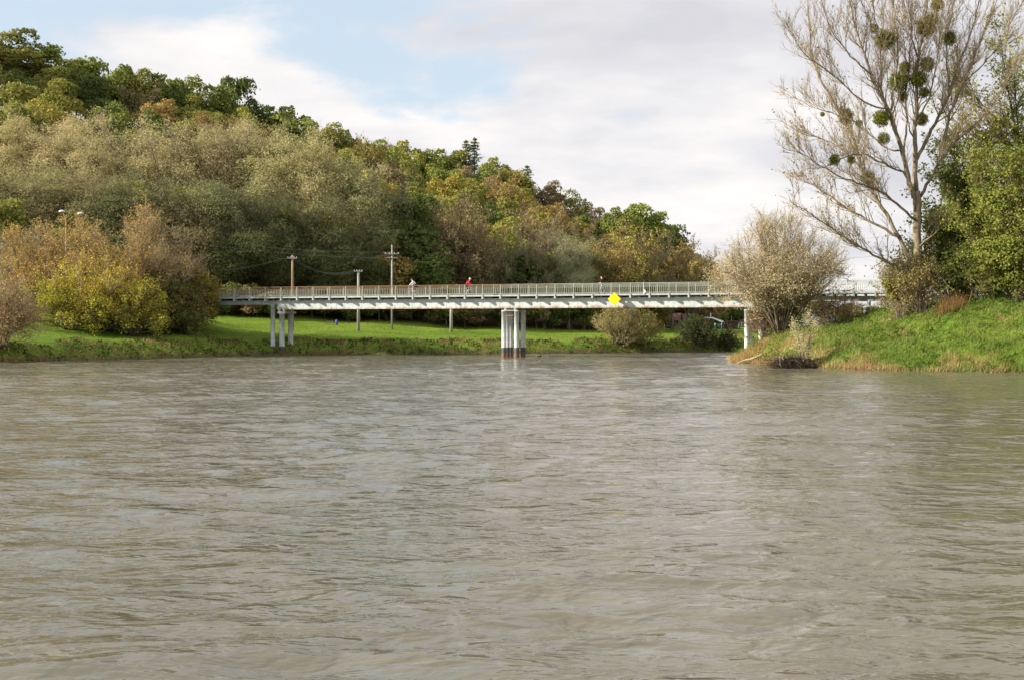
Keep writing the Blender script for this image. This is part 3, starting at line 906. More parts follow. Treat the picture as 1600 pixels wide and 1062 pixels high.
def bicycle(label, px, yl, face, m):
    X = bx(px, yl)
    b = bpy.data.objects.new('bicycle', None); COL.objects.link(b)
    b.location = tuple(bw(X, yl, DECK)); b.rotation_euler = (0, 0, B_ROT + (math.pi if face < 0 else 0))
    b.scale = (1.12, 1.12, 1.12); tag(b, label, 'bicycle', 'bicycles ridden over the bridge')
    g = Geo(); BBp = (0.0, 0, 0.29); S = (-0.14, 0, 0.80); H = (0.42, 0, 0.86); HB = (0.46, 0, 0.68); RW = (-0.45, 0, 0.34); FW = (0.60, 0, 0.34)
    for a, c, r in ((BBp, S, 0.018), (BBp, HB, 0.021), (S, H, 0.019), (HB, H, 0.022), (BBp, RW, 0.012), (S, RW, 0.010), (HB, FW, 0.014)):
        tube(g, [a, c], r, 6)
    link('frame', g.mesh('bike_frame', [M[m]]), b)
    for wxc in (-0.45, 0.60):
        g = Geo(); th = np.linspace(0, 2 * np.pi, 25)
        tube(g, np.stack([0.33 * np.cos(th), 0 * th, 0.33 * np.sin(th)], -1), 0.019, 6, cap=False)
        wh = link('wheel', g.mesh('tyre', [M['rubber']], True), b, (wxc, 0, 0.348))
        g = Geo()
        tube(g, np.stack([0.308 * np.cos(th), 0 * th, 0.308 * np.sin(th)], -1), 0.011, 5, cap=False)
        tube(g, [(0, -0.05, 0), (0, 0.05, 0)], 0.022, 6)
        for k in range(14):
            a = k * 2 * math.pi / 14
            tube(g, [(0.015 * math.cos(a), 0.02 * (-1) ** k, 0.015 * math.sin(a)), (0.30 * math.cos(a), 0, 0.30 * math.sin(a))], 0.0022, 3, cap=False)
        link('rim', g.mesh('rim', [M['galv']]), wh)
    g = Geo(); tube(g, [(0.36, -0.29, 1.03), (0.46, -0.20, 1.04), (0.44, 0, 1.02), (0.46, 0.20, 1.04), (0.36, 0.29, 1.03)], 0.014, 6); tube(g, [H, (0.44, 0, 1.02)], 0.015, 6)
    link('handlebar', g.mesh('handlebar', [M['rubber']]), b)
    g = Geo(); tube(g, [(-0.30, 0, 0.925), (-0.20, 0, 0.925), (-0.06, 0, 0.925), (0.0, 0, 0.922)], [0.06, 0.075, 0.03, 0.02], 8); tube(g, [S, (-0.165, 0, 0.90)], 0.014, 6)
    link('saddle', g.mesh('saddle', [M['rubber']]), b)
    g = Geo(); th = np.linspace(0, 2 * np.pi, 17)
    tube(g, np.stack([0.09 * np.cos(th), 0 * th - 0.045, 0.29 + 0.09 * np.sin(th)], -1), 0.008, 4, cap=False)
    tube(g, [(0, 0.06, 0.29), (0.06, 0.08, 0.44)], 0.011, 5); tube(g, [(0, -0.06, 0.29), (-0.06, -0.08, 0.14)], 0.011, 5)
    box(g, 0.02, 0.12, 0.08, 0.16, 0.43, 0.45); box(g, -0.11, -0.01, -0.16, -0.08, 0.13, 0.15)
    link('crank', g.mesh('crank', [M['galv']]), b)
    return b
bicycle('bicycle under the rider in a white top', 648, 1.2, -1, 'bike_frame')
ride_person('person_body_a', 'cyclist in a white long-sleeved top riding left over the bridge', 648, 1.2, -1, (RIDE, 'cloth_white', 'cloth_dark', 'cloth_white', 'long', 'skin'), 'hair', 'hair')
bicycle('bicycle under the rider in a red jacket', 730, 1.9, 1, 'bike_frame')
ride_person('person_body_b', 'cyclist in a red jacket riding right over the bridge', 730, 1.9, 1, (RIDE, 'cloth_red', 'cloth_dark', 'cloth_dark', 'long', 'skin'), 'helmet', 'helmet')
ride_person('person_body_c', 'walker in black T-shirt and pale jeans with forearms raised on the bridge', 941, 1.0, -1, (WALK, 'cloth_black', 'cloth_jeans', 'cloth_dark', 'short', 'cloth_jeans'), None, None)

# ------------------------------------------------------------------ tree builders
def bez(p0, p1, p2, n):
    t = np.linspace(0, 1, n)[:, None]
    return (1 - t) ** 2 * p0 + 2 * t * (1 - t) * p1 + t * t * p2
def resample(pts, step):
    pts = np.asarray(pts, float)
    d = np.concatenate([[0], np.cumsum(np.linalg.norm(np.diff(pts, axis=0), axis=1))])
    n = max(3, int(d[-1] / step) + 1)
    s = np.linspace(0, d[-1], n)
    # smooth by Catmull-like interpolation of each axis
    return np.stack([np.interp(s, d, pts[:, k]) for k in range(3)], -1)
def smooth_path(pts, it=2):
    pts = np.asarray(pts, float)
    for _ in range(it):
        a = pts[:-1] * 0.75 + pts[1:] * 0.25; b = pts[:-1] * 0.25 + pts[1:] * 0.75
        q = np.empty((2 * len(a), 3)); q[0::2] = a; q[1::2] = b
        pts = np.concatenate([pts[:1], q, pts[-1:]])
    return pts

def auto_limbs(rng, H, Rr, n, base=0.25, tr=0.35, multi=False, top=0.8, skirt=(0.06, 0.42)):
    """trunk and main limbs of a spreading tree; returns trunk paths and limb paths"""
    limbs = []
    if multi:
        for k in range(n):
            a = 2 * np.pi * (k + rng.uniform(-0.3, 0.3)) / n
            f = math.sqrt(rng.uniform(0.05, 1))
            e = np.array([math.cos(a) * Rr * f, math.sin(a) * Rr * f, H * (1 - 0.55 * f * f) * rng.uniform(0.88, 1.0)])
            p0 = np.array([math.cos(a) * 0.3, math.sin(a) * 0.3, 0])
            limbs.append((bez(p0, np.array([e[0] * 0.35, e[1] * 0.35, e[2] * 0.6]) + rng.normal(0, 0.25, 3), e, 9), tr * rng.uniform(0.5, 0.9), tr * 0.10))
        for k in range(int(n * 0.6)):
            a = rng.uniform(0, 6.28); f = rng.uniform(0.7, 1.0)
            e = np.array([math.cos(a) * Rr * f, math.sin(a) * Rr * f, H * rng.uniform(*skirt)])
            p0 = np.array([math.cos(a) * 0.3, math.sin(a) * 0.3, 0])
            limbs.append((bez(p0, np.array([e[0] * 0.45, e[1] * 0.45, e[2] * 1.25]), e, 8), tr * rng.uniform(0.3, 0.6), tr * 0.08))
        return [], limbs
    tp = np.stack([np.linspace(0, 1, 8) ** 2 * rng.normal(0, 0.05 * H), np.linspace(0, 1, 8) ** 2 * rng.normal(0, 0.05 * H), np.linspace(0, H * top, 8)], -1)
    tp[1:-1, :2] += rng.normal(0, 0.012 * H, (6, 2))
    trunk = [(tp, tr, tr * 0.22)]
    for k in range(n):
        h = base + (top - 0.08 - base) * (k + rng.uniform(0, 0.8)) / n
        a = k * 2.4 + rng.uniform(-0.4, 0.4)
        p0 = np.array([np.interp(h * H, tp[:, 2], tp[:, i]) for i in range(3)])
        f = rng.uniform(0.7, 1.0) * (1 - 0.45 * max(0, (h - 0.35)) / 0.65)
        e = p0 + np.array([math.cos(a) * Rr * f, math.sin(a) * Rr * f, min(H * 0.97 - p0[2], H * rng.uniform(0.20, 0.34))])
        m = p0 + (e - p0) * np.array([0.55, 0.55, 0.25])
        limbs.append((bez(p0, m, e, 8), tr * 0.45 * (1 - 0.5 * h), tr * 0.07))
    return trunk, limbs

def ramify(rng, limbs, n2=1.2, l2=(1.5, 3.5), n3=3.0, l3=(0.5, 1.3), n4=3, l4=(0.25, 0.6), r3=0.022, r4=0.012, up=0.35, ang=0.6, start=0.25, droop=0.0):
    """branches of the 2nd order as tubes, finer twigs all at once; returns branch geo, twig geo, tip points and directions"""
    gb, gt = Geo(), Geo()
    B3, D3 = [], []
    for pts, r0, r1 in limbs:
        L = np.concatenate([[0], np.cumsum(np.linalg.norm(np.diff(pts, axis=0), axis=1))])
        n = max(2, int(L[-1] * (1 - start) * n2))
        s = rng.uniform(start, 1.0, n)
        tan = unit(np.gradient(pts, axis=0))
        for q in s:
            p0 = np.array([np.interp(q * L[-1], L, pts[:, i]) for i in range(3)])
            tg = np.array([np.interp(q * L[-1], L, tan[:, i]) for i in range(3)])
            d = unit(tg + ang * unit(rng.normal(size=3)) * rng.uniform(0.7, 1.4) + np.array([0, 0, up * 0.4]))
            ln = rng.uniform(*l2) * (1.15 - 0.6 * q)
            e = p0 + d * ln + np.array([0, 0, (up - droop) * ln * 0.45])
            pth = bez(p0, p0 + d * ln * 0.55, e, 5) + np.concatenate([[np.zeros(3)], rng.normal(0, 0.03 * ln, (4, 3))])
            rr = max(0.016, (r0 + (r1 - r0) * q) * 0.45)
            tube(gb, pth, np.linspace(rr, 0.010, 5), 4, cap=False)
            m = max(2, int(ln * n3))
            u = rng.uniform(0.15, 1.0, m)
            k = np.minimum((u * 4).astype(int), 3); f = (u * 4 - k)[:, None]
            bp = pth[k] * (1 - f) + pth[k + 1] * f
            td = unit(pth[k + 1] - pth[k])
            B3.append(bp); D3.append(unit(td + ang * 1.1 * unit(rng.normal(size=(m, 3))) + np.array([0, 0, up * 0.5 - droop])))
    B3 = np.concatenate(B3); D3 = np.concatenate(D3)
    l = rng.uniform(*l3, len(B3))
    spikes(gt, B3, D3, l, r3)
    T = [B3 + D3 * l[:, None]]; TD = [D3]
    if n4:
        f = rng.uniform(0.25, 0.95, (len(B3), n4))
        b4 = (B3[:, None, :] + D3[:, None, :] * (l[:, None] * f)[:, :, None]).reshape(-1, 3)
        d4 = unit(np.repeat(D3, n4, 0) + 0.75 * unit(rng.normal(size=(len(b4), 3))) + np.array([0, 0, up * 0.4 - droop]))
        l4_ = rng.uniform(*l4, len(b4))
        spikes(gt, b4, d4, l4_, r4)
        T.append(b4 + d4 * l4_[:, None]); TD.append(d4)
    return gb, gt, np.concatenate(T), np.concatenate(TD)

def lobed(rng, H, Rr, zlow, nl, per, size, aspect=0.7, squash=0.8, lob=(0.26, 0.42), along_down=0.0, m=0, shell=(0.72, 1.06), taper=0.0):
    """crown of leaf clumps: leaves on the outer shells of many overlapping lobes"""
    g = Geo()
    zc = (H + zlow) / 2; hz = (H - zlow) / 2
    C = []; RR = []
    tries = 0
    while len(C) < nl and tries < nl * 40:
        tries += 1
        d = unit(rng.normal(size=3)); d[2] = d[2] * 0.9 + 0.12
        f = rng.uniform(0.45, 0.80) if len(C) > 3 else rng.uniform(0.0, 0.35)
        zz = zc + d[2] * hz * f
        ta = 1 - taper * max(0.0, (zz - zlow) / (H - zlow))
        c = np.array([d[0] * Rr * f * ta, d[1] * Rr * f * ta, zz])
        rl = Rr * rng.uniform(*lob)
        if len(C) > 6 and min(np.linalg.norm(c - np.array(C), axis=1)) < rl * 0.45:
            continue
        C.append(c); RR.append(rl)
    for c, rl in zip(C, RR):
        n = int(per * rng.uniform(0.75, 1.3) * (rl / (Rr * 0.34)) ** 1.6)
        out = unit(c - np.array([0, 0, zc - hz * 0.25]) + 1e-3)
        d = unit(rng.normal(size=(n, 3)) + out * 0.75 + np.array([0, 0, 0.30]))
        bumpy = 1 + 0.16 * np.sin(d[:, 0] * 7 + c[0]) * np.sin(d[:, 1] * 6 + c[1]) + 0.12 * np.sin(d[:, 2] * 9 + c[2])
        rr = rl * rng.uniform(*shell, n) * bumpy
        p = c + d * rr[:, None] * np.array([1, 1, squash])
        al = None
        if along_down:
            al = unit(rng.normal(size=(n, 3)) * (1 - along_down) + np.array([0, 0, -1.0]) * along_down + d * 0.4)
        leaves(g, p, d + np.array([0, 0, 0.25]), size, aspect, rng, m=m, along=al)
    return g, np.array(C)

def trunk_mesh(name, trunk, limbs, m, sides=7, extra=None):
    g = Geo()
    for pts, r0, r1 in trunk:
        n = len(pts)
        rr = np.linspace(r0, r1, n); rr[0] *= 1.35
        pp = np.array(pts); 
        tube(g, pp, rr, sides)
    for pts, r0, r1 in limbs:
        tube(g, pts, np.linspace(r0, r1, len(pts)), max(4, sides - 2))
    if extra is not None:
        g.merge(extra, 0)
    return g.mesh(name, [m], True)

VAR = {}
def var_lobed(key, n, H, Rr, zlow, nl, per, size, leafmat='leaf', tr=0.28, **kw):
    VAR[key] = []
    for k in range(n):
        r = rnd(hash(key) % 1000 if False else sum(map(ord, key)) * 7 + k)
        g, C = lobed(r, H, Rr, zlow, nl, per, size, **kw)
        trunk, limbs = auto_limbs(r, H, Rr * 0.8, 7, max(0.18, zlow / H), tr)
        limbs = []
        tp = trunk[0][0]
        for c in C[3:16]:
            h = np.clip(c[2] * 0.6, 0.15 * H, 0.75 * H)
            p0 = np.array([np.interp(h, tp[:, 2], tp[:, i]) for i in range(3)])
            limbs.append((bez(p0, (p0 + c) / 2 + np.array([0, 0, -0.4]), c, 5), tr * 0.35, 0.03))
        VAR[key].append((trunk_mesh(key + '_trunk', trunk, limbs, M['bark'], 6), g.mesh(key + '_crown', [M[leafmat]])))
var_lobed('oak', 4, 16, 5.4, 3.2, 30, 190, 0.52)
var_lobed('ovate', 2, 16, 4.2, 2.5, 26, 170, 0.46, taper=0.35)
var_lobed('autumn', 3, 15, 5.0, 2.8, 30, 170, 0.46, 'leaf_autumn')
var_lobed('bush', 3, 4.5, 3.0, 0.2, 16, 190, 0.30, 'leaf_autumn', 0.08)
var_lobed('tall_bush', 2, 8, 4.0, 0.3, 22, 220, 0.36, 'leaf_autumn', 0.14)

def var_twiggy(key, n, H, Rr, limbs_n, twig, leaf_n=0, leaf_s=0.3, leafmat='leaf_autumn', multi=False, tr=0.26, asp=0.6, **kw):
    VAR[key] = []
    for k in range(n):
        r = rnd(sum(map(ord, key)) * 11 + k)
        trunk, limbs = auto_limbs(r, H, Rr, limbs_n, 0.16, tr, multi)
        if trunk:
            lm = limbs + [(trunk[0][0][3:], trunk[0][1] * 0.5, trunk[0][2])]
        else:
            lm = limbs
        gb, gt, T, TD = ramify(r, lm, **kw)
        g = Geo(); g.merge(gt, 1)
        if leaf_n:
            idx = r.integers(0, len(T), leaf_n)
            leaves(g, T[idx] + r.normal(0, 0.12, (leaf_n, 3)), TD[idx] + np.array([0, 0, 0.4]), leaf_s, asp, r, m=0)
        VAR[key].append((trunk_mesh(key + '_trunk', trunk, limbs, M['bark'], 6, gb), g.mesh(key + '_crown', [M[leafmat], M[twig]])))
var_twiggy('bare', 2, 15, 4.6, 16, 'twig_grey', 300, 0.28, n2=1.5, l2=(1.6, 3.4), n3=4.0, l3=(0.7, 1.6), n4=4, l4=(0.35, 0.9), r3=0.032, r4=0.022, up=0.7, ang=0.55)
var_twiggy('brown', 2, 14, 5.0, 18, 'twig_brown', 4200, 0.34, n2=1.5, l2=(1.6, 3.2), n3=3.5, l3=(0.7, 1.5), n4=3, l4=(0.35, 0.8), r3=0.032, r4=0.022, up=0.55, ang=0.65)

def var_willow(key, n, H, Rr):
    VAR[key] = []
    for k in range(n):
        r = rnd(900 + k)
        trunk, limbs = auto_limbs(r, H, Rr, 16, 0.16, 0.45, False, 0.85)
        gb, gt, T, TD = ramify(r, limbs + [(trunk[0][0][3:], 0.2, 0.05)], n2=1.3, l2=(1.8, 3.8), n3=3.0, l3=(0.9, 1.9), n4=2, l4=(0.5, 1.2), r3=0.03, r4=0.02, up=0.45, ang=0.75, droop=0.12)
        g = Geo(); g.merge(gt, 1)
        g2, C = lobed(r, H * 1.0, Rr * 1.05, 1.5, 30, 1250, 0.32, 0.30, 0.95, (0.26, 0.44), 0.20, shell=(0.66, 1.10))
        g.merge(g2, 0)
        n_ = 9000
        i = r.integers(0, len(T), n_)
        leaves(g, T[i] + r.normal(0, 0.3, (n_, 3)), TD[i] + np.array([0, 0, 0.5]), 0.32, 0.30, r, m=0, along=TD[i] + np.array([0, 0, -0.5]) + r.normal(0, 0.3, (n_, 3)))
        VAR[key].append((trunk_mesh(key + '_trunk', trunk, limbs, M['bark'], 7, gb), g.mesh(key + '_crown', [M['leaf_willow'], M['twig_grey']])))
var_willow('willow', 3, 20, 7.0)

def var_conifer():
    r = rnd(55); g = Geo(); H = 16
    for lev in range(26):
        z = 2.0 + (H - 2.2) * lev / 26; L = (2.8 * (1 - lev / 26) ** 0.62 + 0.35) * r.uniform(0.75, 1.2)
        nb = 9
        for b in range(nb):
            a = r.uniform(0, 6.28); ln = L * r.uniform(0.7, 1.1)
            m_ = int(10 + 14 * ln / 3)
            f = r.uniform(0.15, 1, m_)
            d = np.array([math.cos(a), math.sin(a), -0.18])
            p = np.array([0, 0, z]) + d * (f * ln)[:, None] + r.normal(0, 0.10, (m_, 3)) + np.array([0, 0, 1]) * (0.25 * f ** 2 * ln)[:, None] * 0.4
            leaves(g, p, np.array([[0, 0, 1.0]] * m_), 0.42, 0.35, r, along=np.tile(d, (m_, 1)) + r.normal(0, 0.5, (m_, 3)))
    t = [(np.array([(0, 0, 0), (0.05, 0, 6), (0, 0.05, 12), (0, 0, 15.8)]), 0.22, 0.03)]
    VAR['conifer'] = [(trunk_mesh('conifer_trunk', t, [], M['bark'], 6), g.mesh('conifer_crown', [M['leaf']]))]
var_conifer()

BASE_H = dict(oak=16, ovate=16, autumn=15, bush=4.5, tall_bush=8, bare=15, brown=14, willow=20, conifer=16)
BASE_R = dict(oak=5.4, ovate=4.2, autumn=5.0, bush=3.0, tall_bush=4.0, bare=4.6, brown=5.0, willow=7.0, conifer=3.0)
TREES = []
def plant(kind, x, y, h, color, name='broadleaf_tree', label=None, cat='tree', group=None, rscale=None, rng=random.Random(4), sink=0.15, v=None):
    tm, cm = VAR[kind][rng.randrange(len(VAR[kind])) if v is None else v % len(VAR[kind])]
    z = float(ground_z(np.array([x]), np.array([y]))[0]) - sink
    s = h / BASE_H[kind]
    sr = s if rscale is None else rscale / BASE_R[kind]
    e = bpy.data.objects.new(name, None); COL.objects.link(e)
    e.location = (x, y, z); e.rotation_euler = (0, 0, rng.uniform(0, 6.28)); e.scale = (sr, sr, s)
    link('trunk', tm, e)
    link('crown', cm, e, color=color)
    tag(e, label, cat, group)
    d = y
    TREES.append((e, 800 + FPX * x / d, HOR - (z + h * 0.6 - EYE) / d * FPX))
    return e
def plant_px(kind, px, ytop, d, color, **kw):
    """put a tree at a photo column and distance, as tall as its top needs to be"""
    x = (px - 800) / FPX * d
    z = float(ground_z(np.array([x]), np.array([d]))[0])
    top = EYE + (HOR - ytop) / FPX * d
    return plant(kind, x, d, max(1.5, top - z + 0.15), color, **kw)

# colours (real leaf colours)
DG = (0.150, 0.190, 0.056); OL = (0.280, 0.275, 0.075); YG = (0.350, 0.345, 0.080); GR = (0.240, 0.270, 0.068)
OR = (0.380, 0.275, 0.095); BR = (0.300, 0.235, 0.125); YO = (0.390, 0.330, 0.080); PALE = (0.38, 0.37, 0.21)
CNAME = {DG: 'dark green', OL: 'olive', YG: 'yellow-green', GR: 'mid-green', OR: 'rusty orange', BR: 'brown', YO: 'golden', PALE: 'pale grey-green'}
HILL = []
rgh = rnd(2024); rpy = random.Random(11)
# skyline trees, left to right: photo column, row of the top, kind, colour, crown radius
SKY = [(-40, 30, 'oak', OL, 6), (8, 42, 'oak', OL, 6), (62, 68, 'oak', GR, 5.5), (102, 86, 'oak', OL, 5), (140, 88, 'oak', GR, 5), (178, 96, 'oak', GR, 5), (216, 102, 'oak', OL, 4.8),
       (252, 112, 'oak', DG, 4.8), (288, 118, 'oak', GR, 5), (336, 128, 'oak', GR, 4.6), (374, 115, 'oak', DG, 4.4), (418, 160, 'oak', DG, 5), (456, 158, 'oak', GR, 6), (505, 186, 'autumn', OL, 5),
       (548, 197, 'oak', OL, 5), (590, 214, 'oak', GR, 4.6), (634, 213, 'oak', YG, 5.2), (684, 228, 'oak', GR, 4.6), (712, 222, 'ovate', OL, 4.6), (728, 216, 'conifer', DG, 4.2), (742, 212, 'conifer', DG, 4.2),
       (774, 240, 'oak', OL, 4.6), (806, 262, 'oak', YG, 4.6), (824, 256, 'conifer', DG, 4.2), (852, 278, 'autumn', BR, 4.6), (880, 292, 'autumn', OL, 4.6), (906, 312, 'autumn', BR, 4.4), (914, 308, 'conifer', DG, 4.2),
       (935, 322, 'autumn', BR, 4.4), (962, 318, 'oak', GR, 4.4), (990, 303, 'ovate', GR, 6.0), (1022, 322, 'ovate', GR, 5.5), (1044, 344, 'oak', DG, 5), (1066, 368, 'oak', OL, 4.6), (1084, 392, 'autumn', OL, 4.2)]
placed = []
for px, yt, kd, c, rr in SKY:
    d = float(np.interp(px, RPX, RD)) + rgh.uniform(-8, 6)
    if px > 940: d -= 40
    x = (px - 800) / FPX * d
    e = plant_px(kd, px, yt, d, c, rscale=rr * (1.0 if kd == 'conifer' else 1.34), group='trees of the wooded hill', rng=rpy)
    HILL.append((e, px, yt, c, 'conifer' if kd == 'conifer' else 'tree', True)); placed.append((x, d))
# the wood on the slope
cand = []
for k in range(60000):
    px = rgh.uniform(-70, 1110); t = rgh.uniform(0.02, 0.97)
    fd = np.interp(px, RPX, FD); rd = np.interp(px, RPX, RD)
    if px > 940: rd -= 30
    d = fd + t * (rd - fd); x = (px - 800) / FPX * d
    if rgh.uniform() > (d / 420) ** 1.0: continue
    sp = 7.4
    if placed:
        A = np.array(placed)
        if np.min((A[:, 0] - x) ** 2 + (A[:, 1] - d) ** 2) < sp * sp: continue
    placed.append((x, d)); cand.append((px, d, t, x))
    if len(cand) >= 265: break
for px, d, t, x in cand:
    w = np.interp(px, [0, 350, 600, 850, 1100], [0, 0.30, 0.7, 1.0, 1.0])
    u = rgh.uniform()
    if u < 0.46 * w:
        c = [OR, BR, OR, YO, BR][rgh.integers(0, 5)]; kd = 'autumn' if rgh.uniform() < 0.65 else 'brown'
    elif u < 0.46 * w + 0.28:
        c = [YG, YG, YO if px > 320 else OL][rgh.integers(0, 3)]; kd = 'oak' if rgh.uniform() < 0.6 else 'autumn'
    else:
        c = [DG, OL, GR, OL][rgh.integers(0, 4)]; kd = ['oak', 'ovate', 'oak', 'autumn'][rgh.integers(0, 4)]
    h = rgh.uniform(12.5, 17.5) * (0.9 if px > 850 else 1.0)
    z0 = float(ground_z(np.array([x]), np.array([d]))[0])
    # nothing may rise over the skyline drawn by the ridge trees
    lim = np.interp(px, [s[0] for s in SKY], [s[1] for s in SKY]) + 9
    ytop = HOR - (z0 + h - EYE) / d * FPX
    if ytop < lim:
        h = max(6.0, (HOR - lim) / FPX * d + EYE - z0)
    e = plant(kd, x, d, h, c, rscale=rgh.uniform(4.3, 5.8), group='trees of the wooded hill', rng=rpy)
    HILL.append((e, px, HOR - (z0 + h - EYE) / d * FPX, c, 'tree', False))

# pale willows along the foot of the hill
W1 = (0.53, 0.465, 0.235); W2 = (0.43, 0.40, 0.19); W3 = (0.26, 0.275, 0.125); W4 = (0.52, 0.445, 0.24); W5 = (0.33, 0.285, 0.14); W6 = (0.17, 0.185, 0.08)  # darker front-row tones put the belt's low shadow into the leaf colour
WILL = [(-30, 205, 205, W1), (30, 196, 204, W1), (108, 190, 206, W4), (150, 225, 198, W1), (205, 206, 204, W4), (262, 212, 200, W1), (325, 205, 203, W4), (382, 202, 205, W1), (440, 218, 202, W2), (492, 232, 200, W1), (536, 262, 198, W2), (578, 292, 200, W3),
        (-10, 275, 186, W2), (66, 268, 187, W2), (128, 280, 184, W5), (196, 288, 185, W3), (262, 296, 186, W5), (318, 290, 188, W3), (372, 304, 187, W6), (430, 312, 189, W6), (486, 322, 190, W6), (540, 335, 192, W6)]
ordw = ['first', 'second', 'third', 'fourth', 'fifth', 'sixth', 'seventh', 'eighth', 'ninth', 'tenth', 'eleventh', 'twelfth', 'thirteenth', 'fourteenth', 'fifteenth', 'sixteenth', 'seventeenth', 'eighteenth', 'nineteenth', 'twentieth']
def nth(k):
    if k < len(ordw): return ordw[k]
    n = k + 1
    return f"{n}{'th' if 10 < n % 100 < 14 else {1: 'st', 2: 'nd', 3: 'rd'}.get(n % 10, 'th')}"
for row, grp, lab in ((WILL[:12], 'tall pale willows of the back row', 'tall pale feathery willow at the hill foot, {} of the back row from the left'), (WILL[12:], 'lower willows of the front row', 'pale willow behind the meadow, {} of the lower front row from the left')):
    for k, (px, yt, d, c) in enumerate(row):
        plant_px('willow', px, yt, d, c, name='willow_tree', label=lab.format(nth(k)), cat='willow', group=grp, rscale=7.6 + (k % 3) * 0.5, rng=rpy)

# dark trees and bare trees between the willows and the right end of the hill
EDGE = [(606, 330, 196, 'ovate', DG, 5.0, 'dark green tree at the right end of the willow row'), (648, 300, 204, 'oak', DG, 6.0, 'big dark green tree on the hill foot behind the taller grey pole'), (700, 345, 203, 'autumn', BR, 5.0, 'brown tree at the hill foot above the red cyclist'),
        (664, 372, 197, 'autumn', DG, 4.5, 'low dark tree behind the white cyclist'), (742, 372, 203, 'brown', BR, 4.6, 'brown twiggy tree right of the red cyclist'), (778, 392, 204, 'bare', BR, 4.5, 'bare grey tree left of the middle pier'), (812, 376, 206, 'bare', BR, 4.8, 'bare grey tree straight above the middle pier'),
        (850, 357, 208, 'bare', BR, 5.2, 'tallest bare grey tree behind the bridge, right of the middle pier'), (792, 336, 224, 'autumn', YG, 5.5, 'bright yellow-green round tree above the bare grey trees'), (888, 376, 210, 'willow', PALE, 4.6, 'small pale willow between bare and brown trees'), (912, 382, 214, 'willow', W2, 4.4, 'small silvery willow left of the walker'),
        (948, 392, 212, 'brown', OR, 4.6, 'reddish-brown twiggy tree behind the walker'), (986, 368, 216, 'brown', YO, 5.2, 'golden-brown twiggy tree right of the walker'), (1016, 362, 217, 'bare', BR, 5.4, 'bare pinkish tree with the tallest twigs near the hill end'), (1050, 384, 220, 'brown', OR, 5.0, 'russet twiggy tree second from the hill end'), (1076, 404, 222, 'brown', BR, 4.4, 'low brown twiggy tree at the very end of the hill')]
for px, yt, d, kd, c, rr, lab in EDGE:
    plant_px(kd, px, yt, d, c, name='bare_tree' if kd == 'bare' else ('willow_tree' if kd == 'willow' else 'broadleaf_tree'), label=lab, cat='tree', rscale=rr, rng=rpy)
# understorey along the wood's edge
k = 0
for px in np.arange(350, 1050, 27):
    d = float(np.interp(px, RPX, FD)) + rgh.uniform(-1.5, 3.0)
    c = [DG, OL, BR, DG][k % 4]
    plant_px('tall_bush' if k % 3 else 'bush', px + rgh.uniform(-6, 6), rgh.uniform(438, 470), d, c, name='shrub', label=f'dark shrub at the wood edge behind the bridge, {nth(k)} from the left', cat='shrub', group='shrubs along the wood edge', rscale=rgh.uniform(3.0, 4.2), rng=rpy)
    k += 1
# low trees far behind the houses on the right
for k, (px, yt, d, c, kd) in enumerate([(1032, 455, 262, BR, 'brown'), (1062, 452, 270, OL, 'autumn'), (1094, 446, 275, OR, 'brown'), (1122, 452, 280, YO, 'brown'), (1150, 450, 285, BR, 'brown'), (1178, 448, 285, OR, 'autumn'), (1206, 452, 290, BR, 'brown'),
                                        (1236, 450, 300, OL, 'autumn'), (1266, 456, 305, BR, 'brown'), (1296, 460, 310, BR, 'brown'), (1326, 474, 330, OL, 'autumn'), (1352, 478, 340, BR, 'brown'), (1386, 470, 330, OL, 'autumn'), (1420, 465, 325, OL, 'autumn')]):
    plant_px(kd, px, yt, d, c, label=f'low autumn tree beyond the cabins behind the right span, {nth(k)} from the left', cat='tree', group='low trees beyond the cabins', rscale=6.0, rng=rpy)

for k, px in enumerate(range(1006, 1250, 22)):
    plant_px('tall_bush', px + rgh.uniform(-5, 5), rgh.uniform(466, 486), 258 + rgh.uniform(-4, 6), [BR, OL, OR, DG][k % 4], name='shrub', label=f'tall shrub in the thicket behind the cabins, {nth(k)} from the left', cat='shrub', group='thicket behind the cabins', rscale=3.6, rng=rpy)
# labels of the hill trees from where they show
HILL.sort(key=lambda a: a[1])
sk = [h for h in HILL if h[5]]
for k, h in enumerate(sk):
    h[0]['label'] = f"{CNAME[h[3]]} {h[4]} on the skyline of the wooded hill, {nth(k)} along it from the left"
    h[0]['category'] = 'tree'
    if h[4] == 'conifer': h[0].name = 'conifer_tree'
ins = [h for h in HILL if not h[5]]
zones = [('far left shoulder', -200, 200), ('left shoulder', 200, 400), ('left of centre', 400, 600), ('central slope', 600, 760), ('right slope', 760, 920), ('right end', 920, 1300)]
for zn, a, b in zones:
    for cn in set(CNAME.values()):
        grp = sorted([h for h in ins if a <= h[1] < b and CNAME[h[3]] == cn], key=lambda h: h[2])
        for k, h in enumerate(grp):
            h[0]['label'] = f"{cn} hill tree, {zn}, {nth(k)} such one down from the top"
            h[0]['category'] = 'tree'

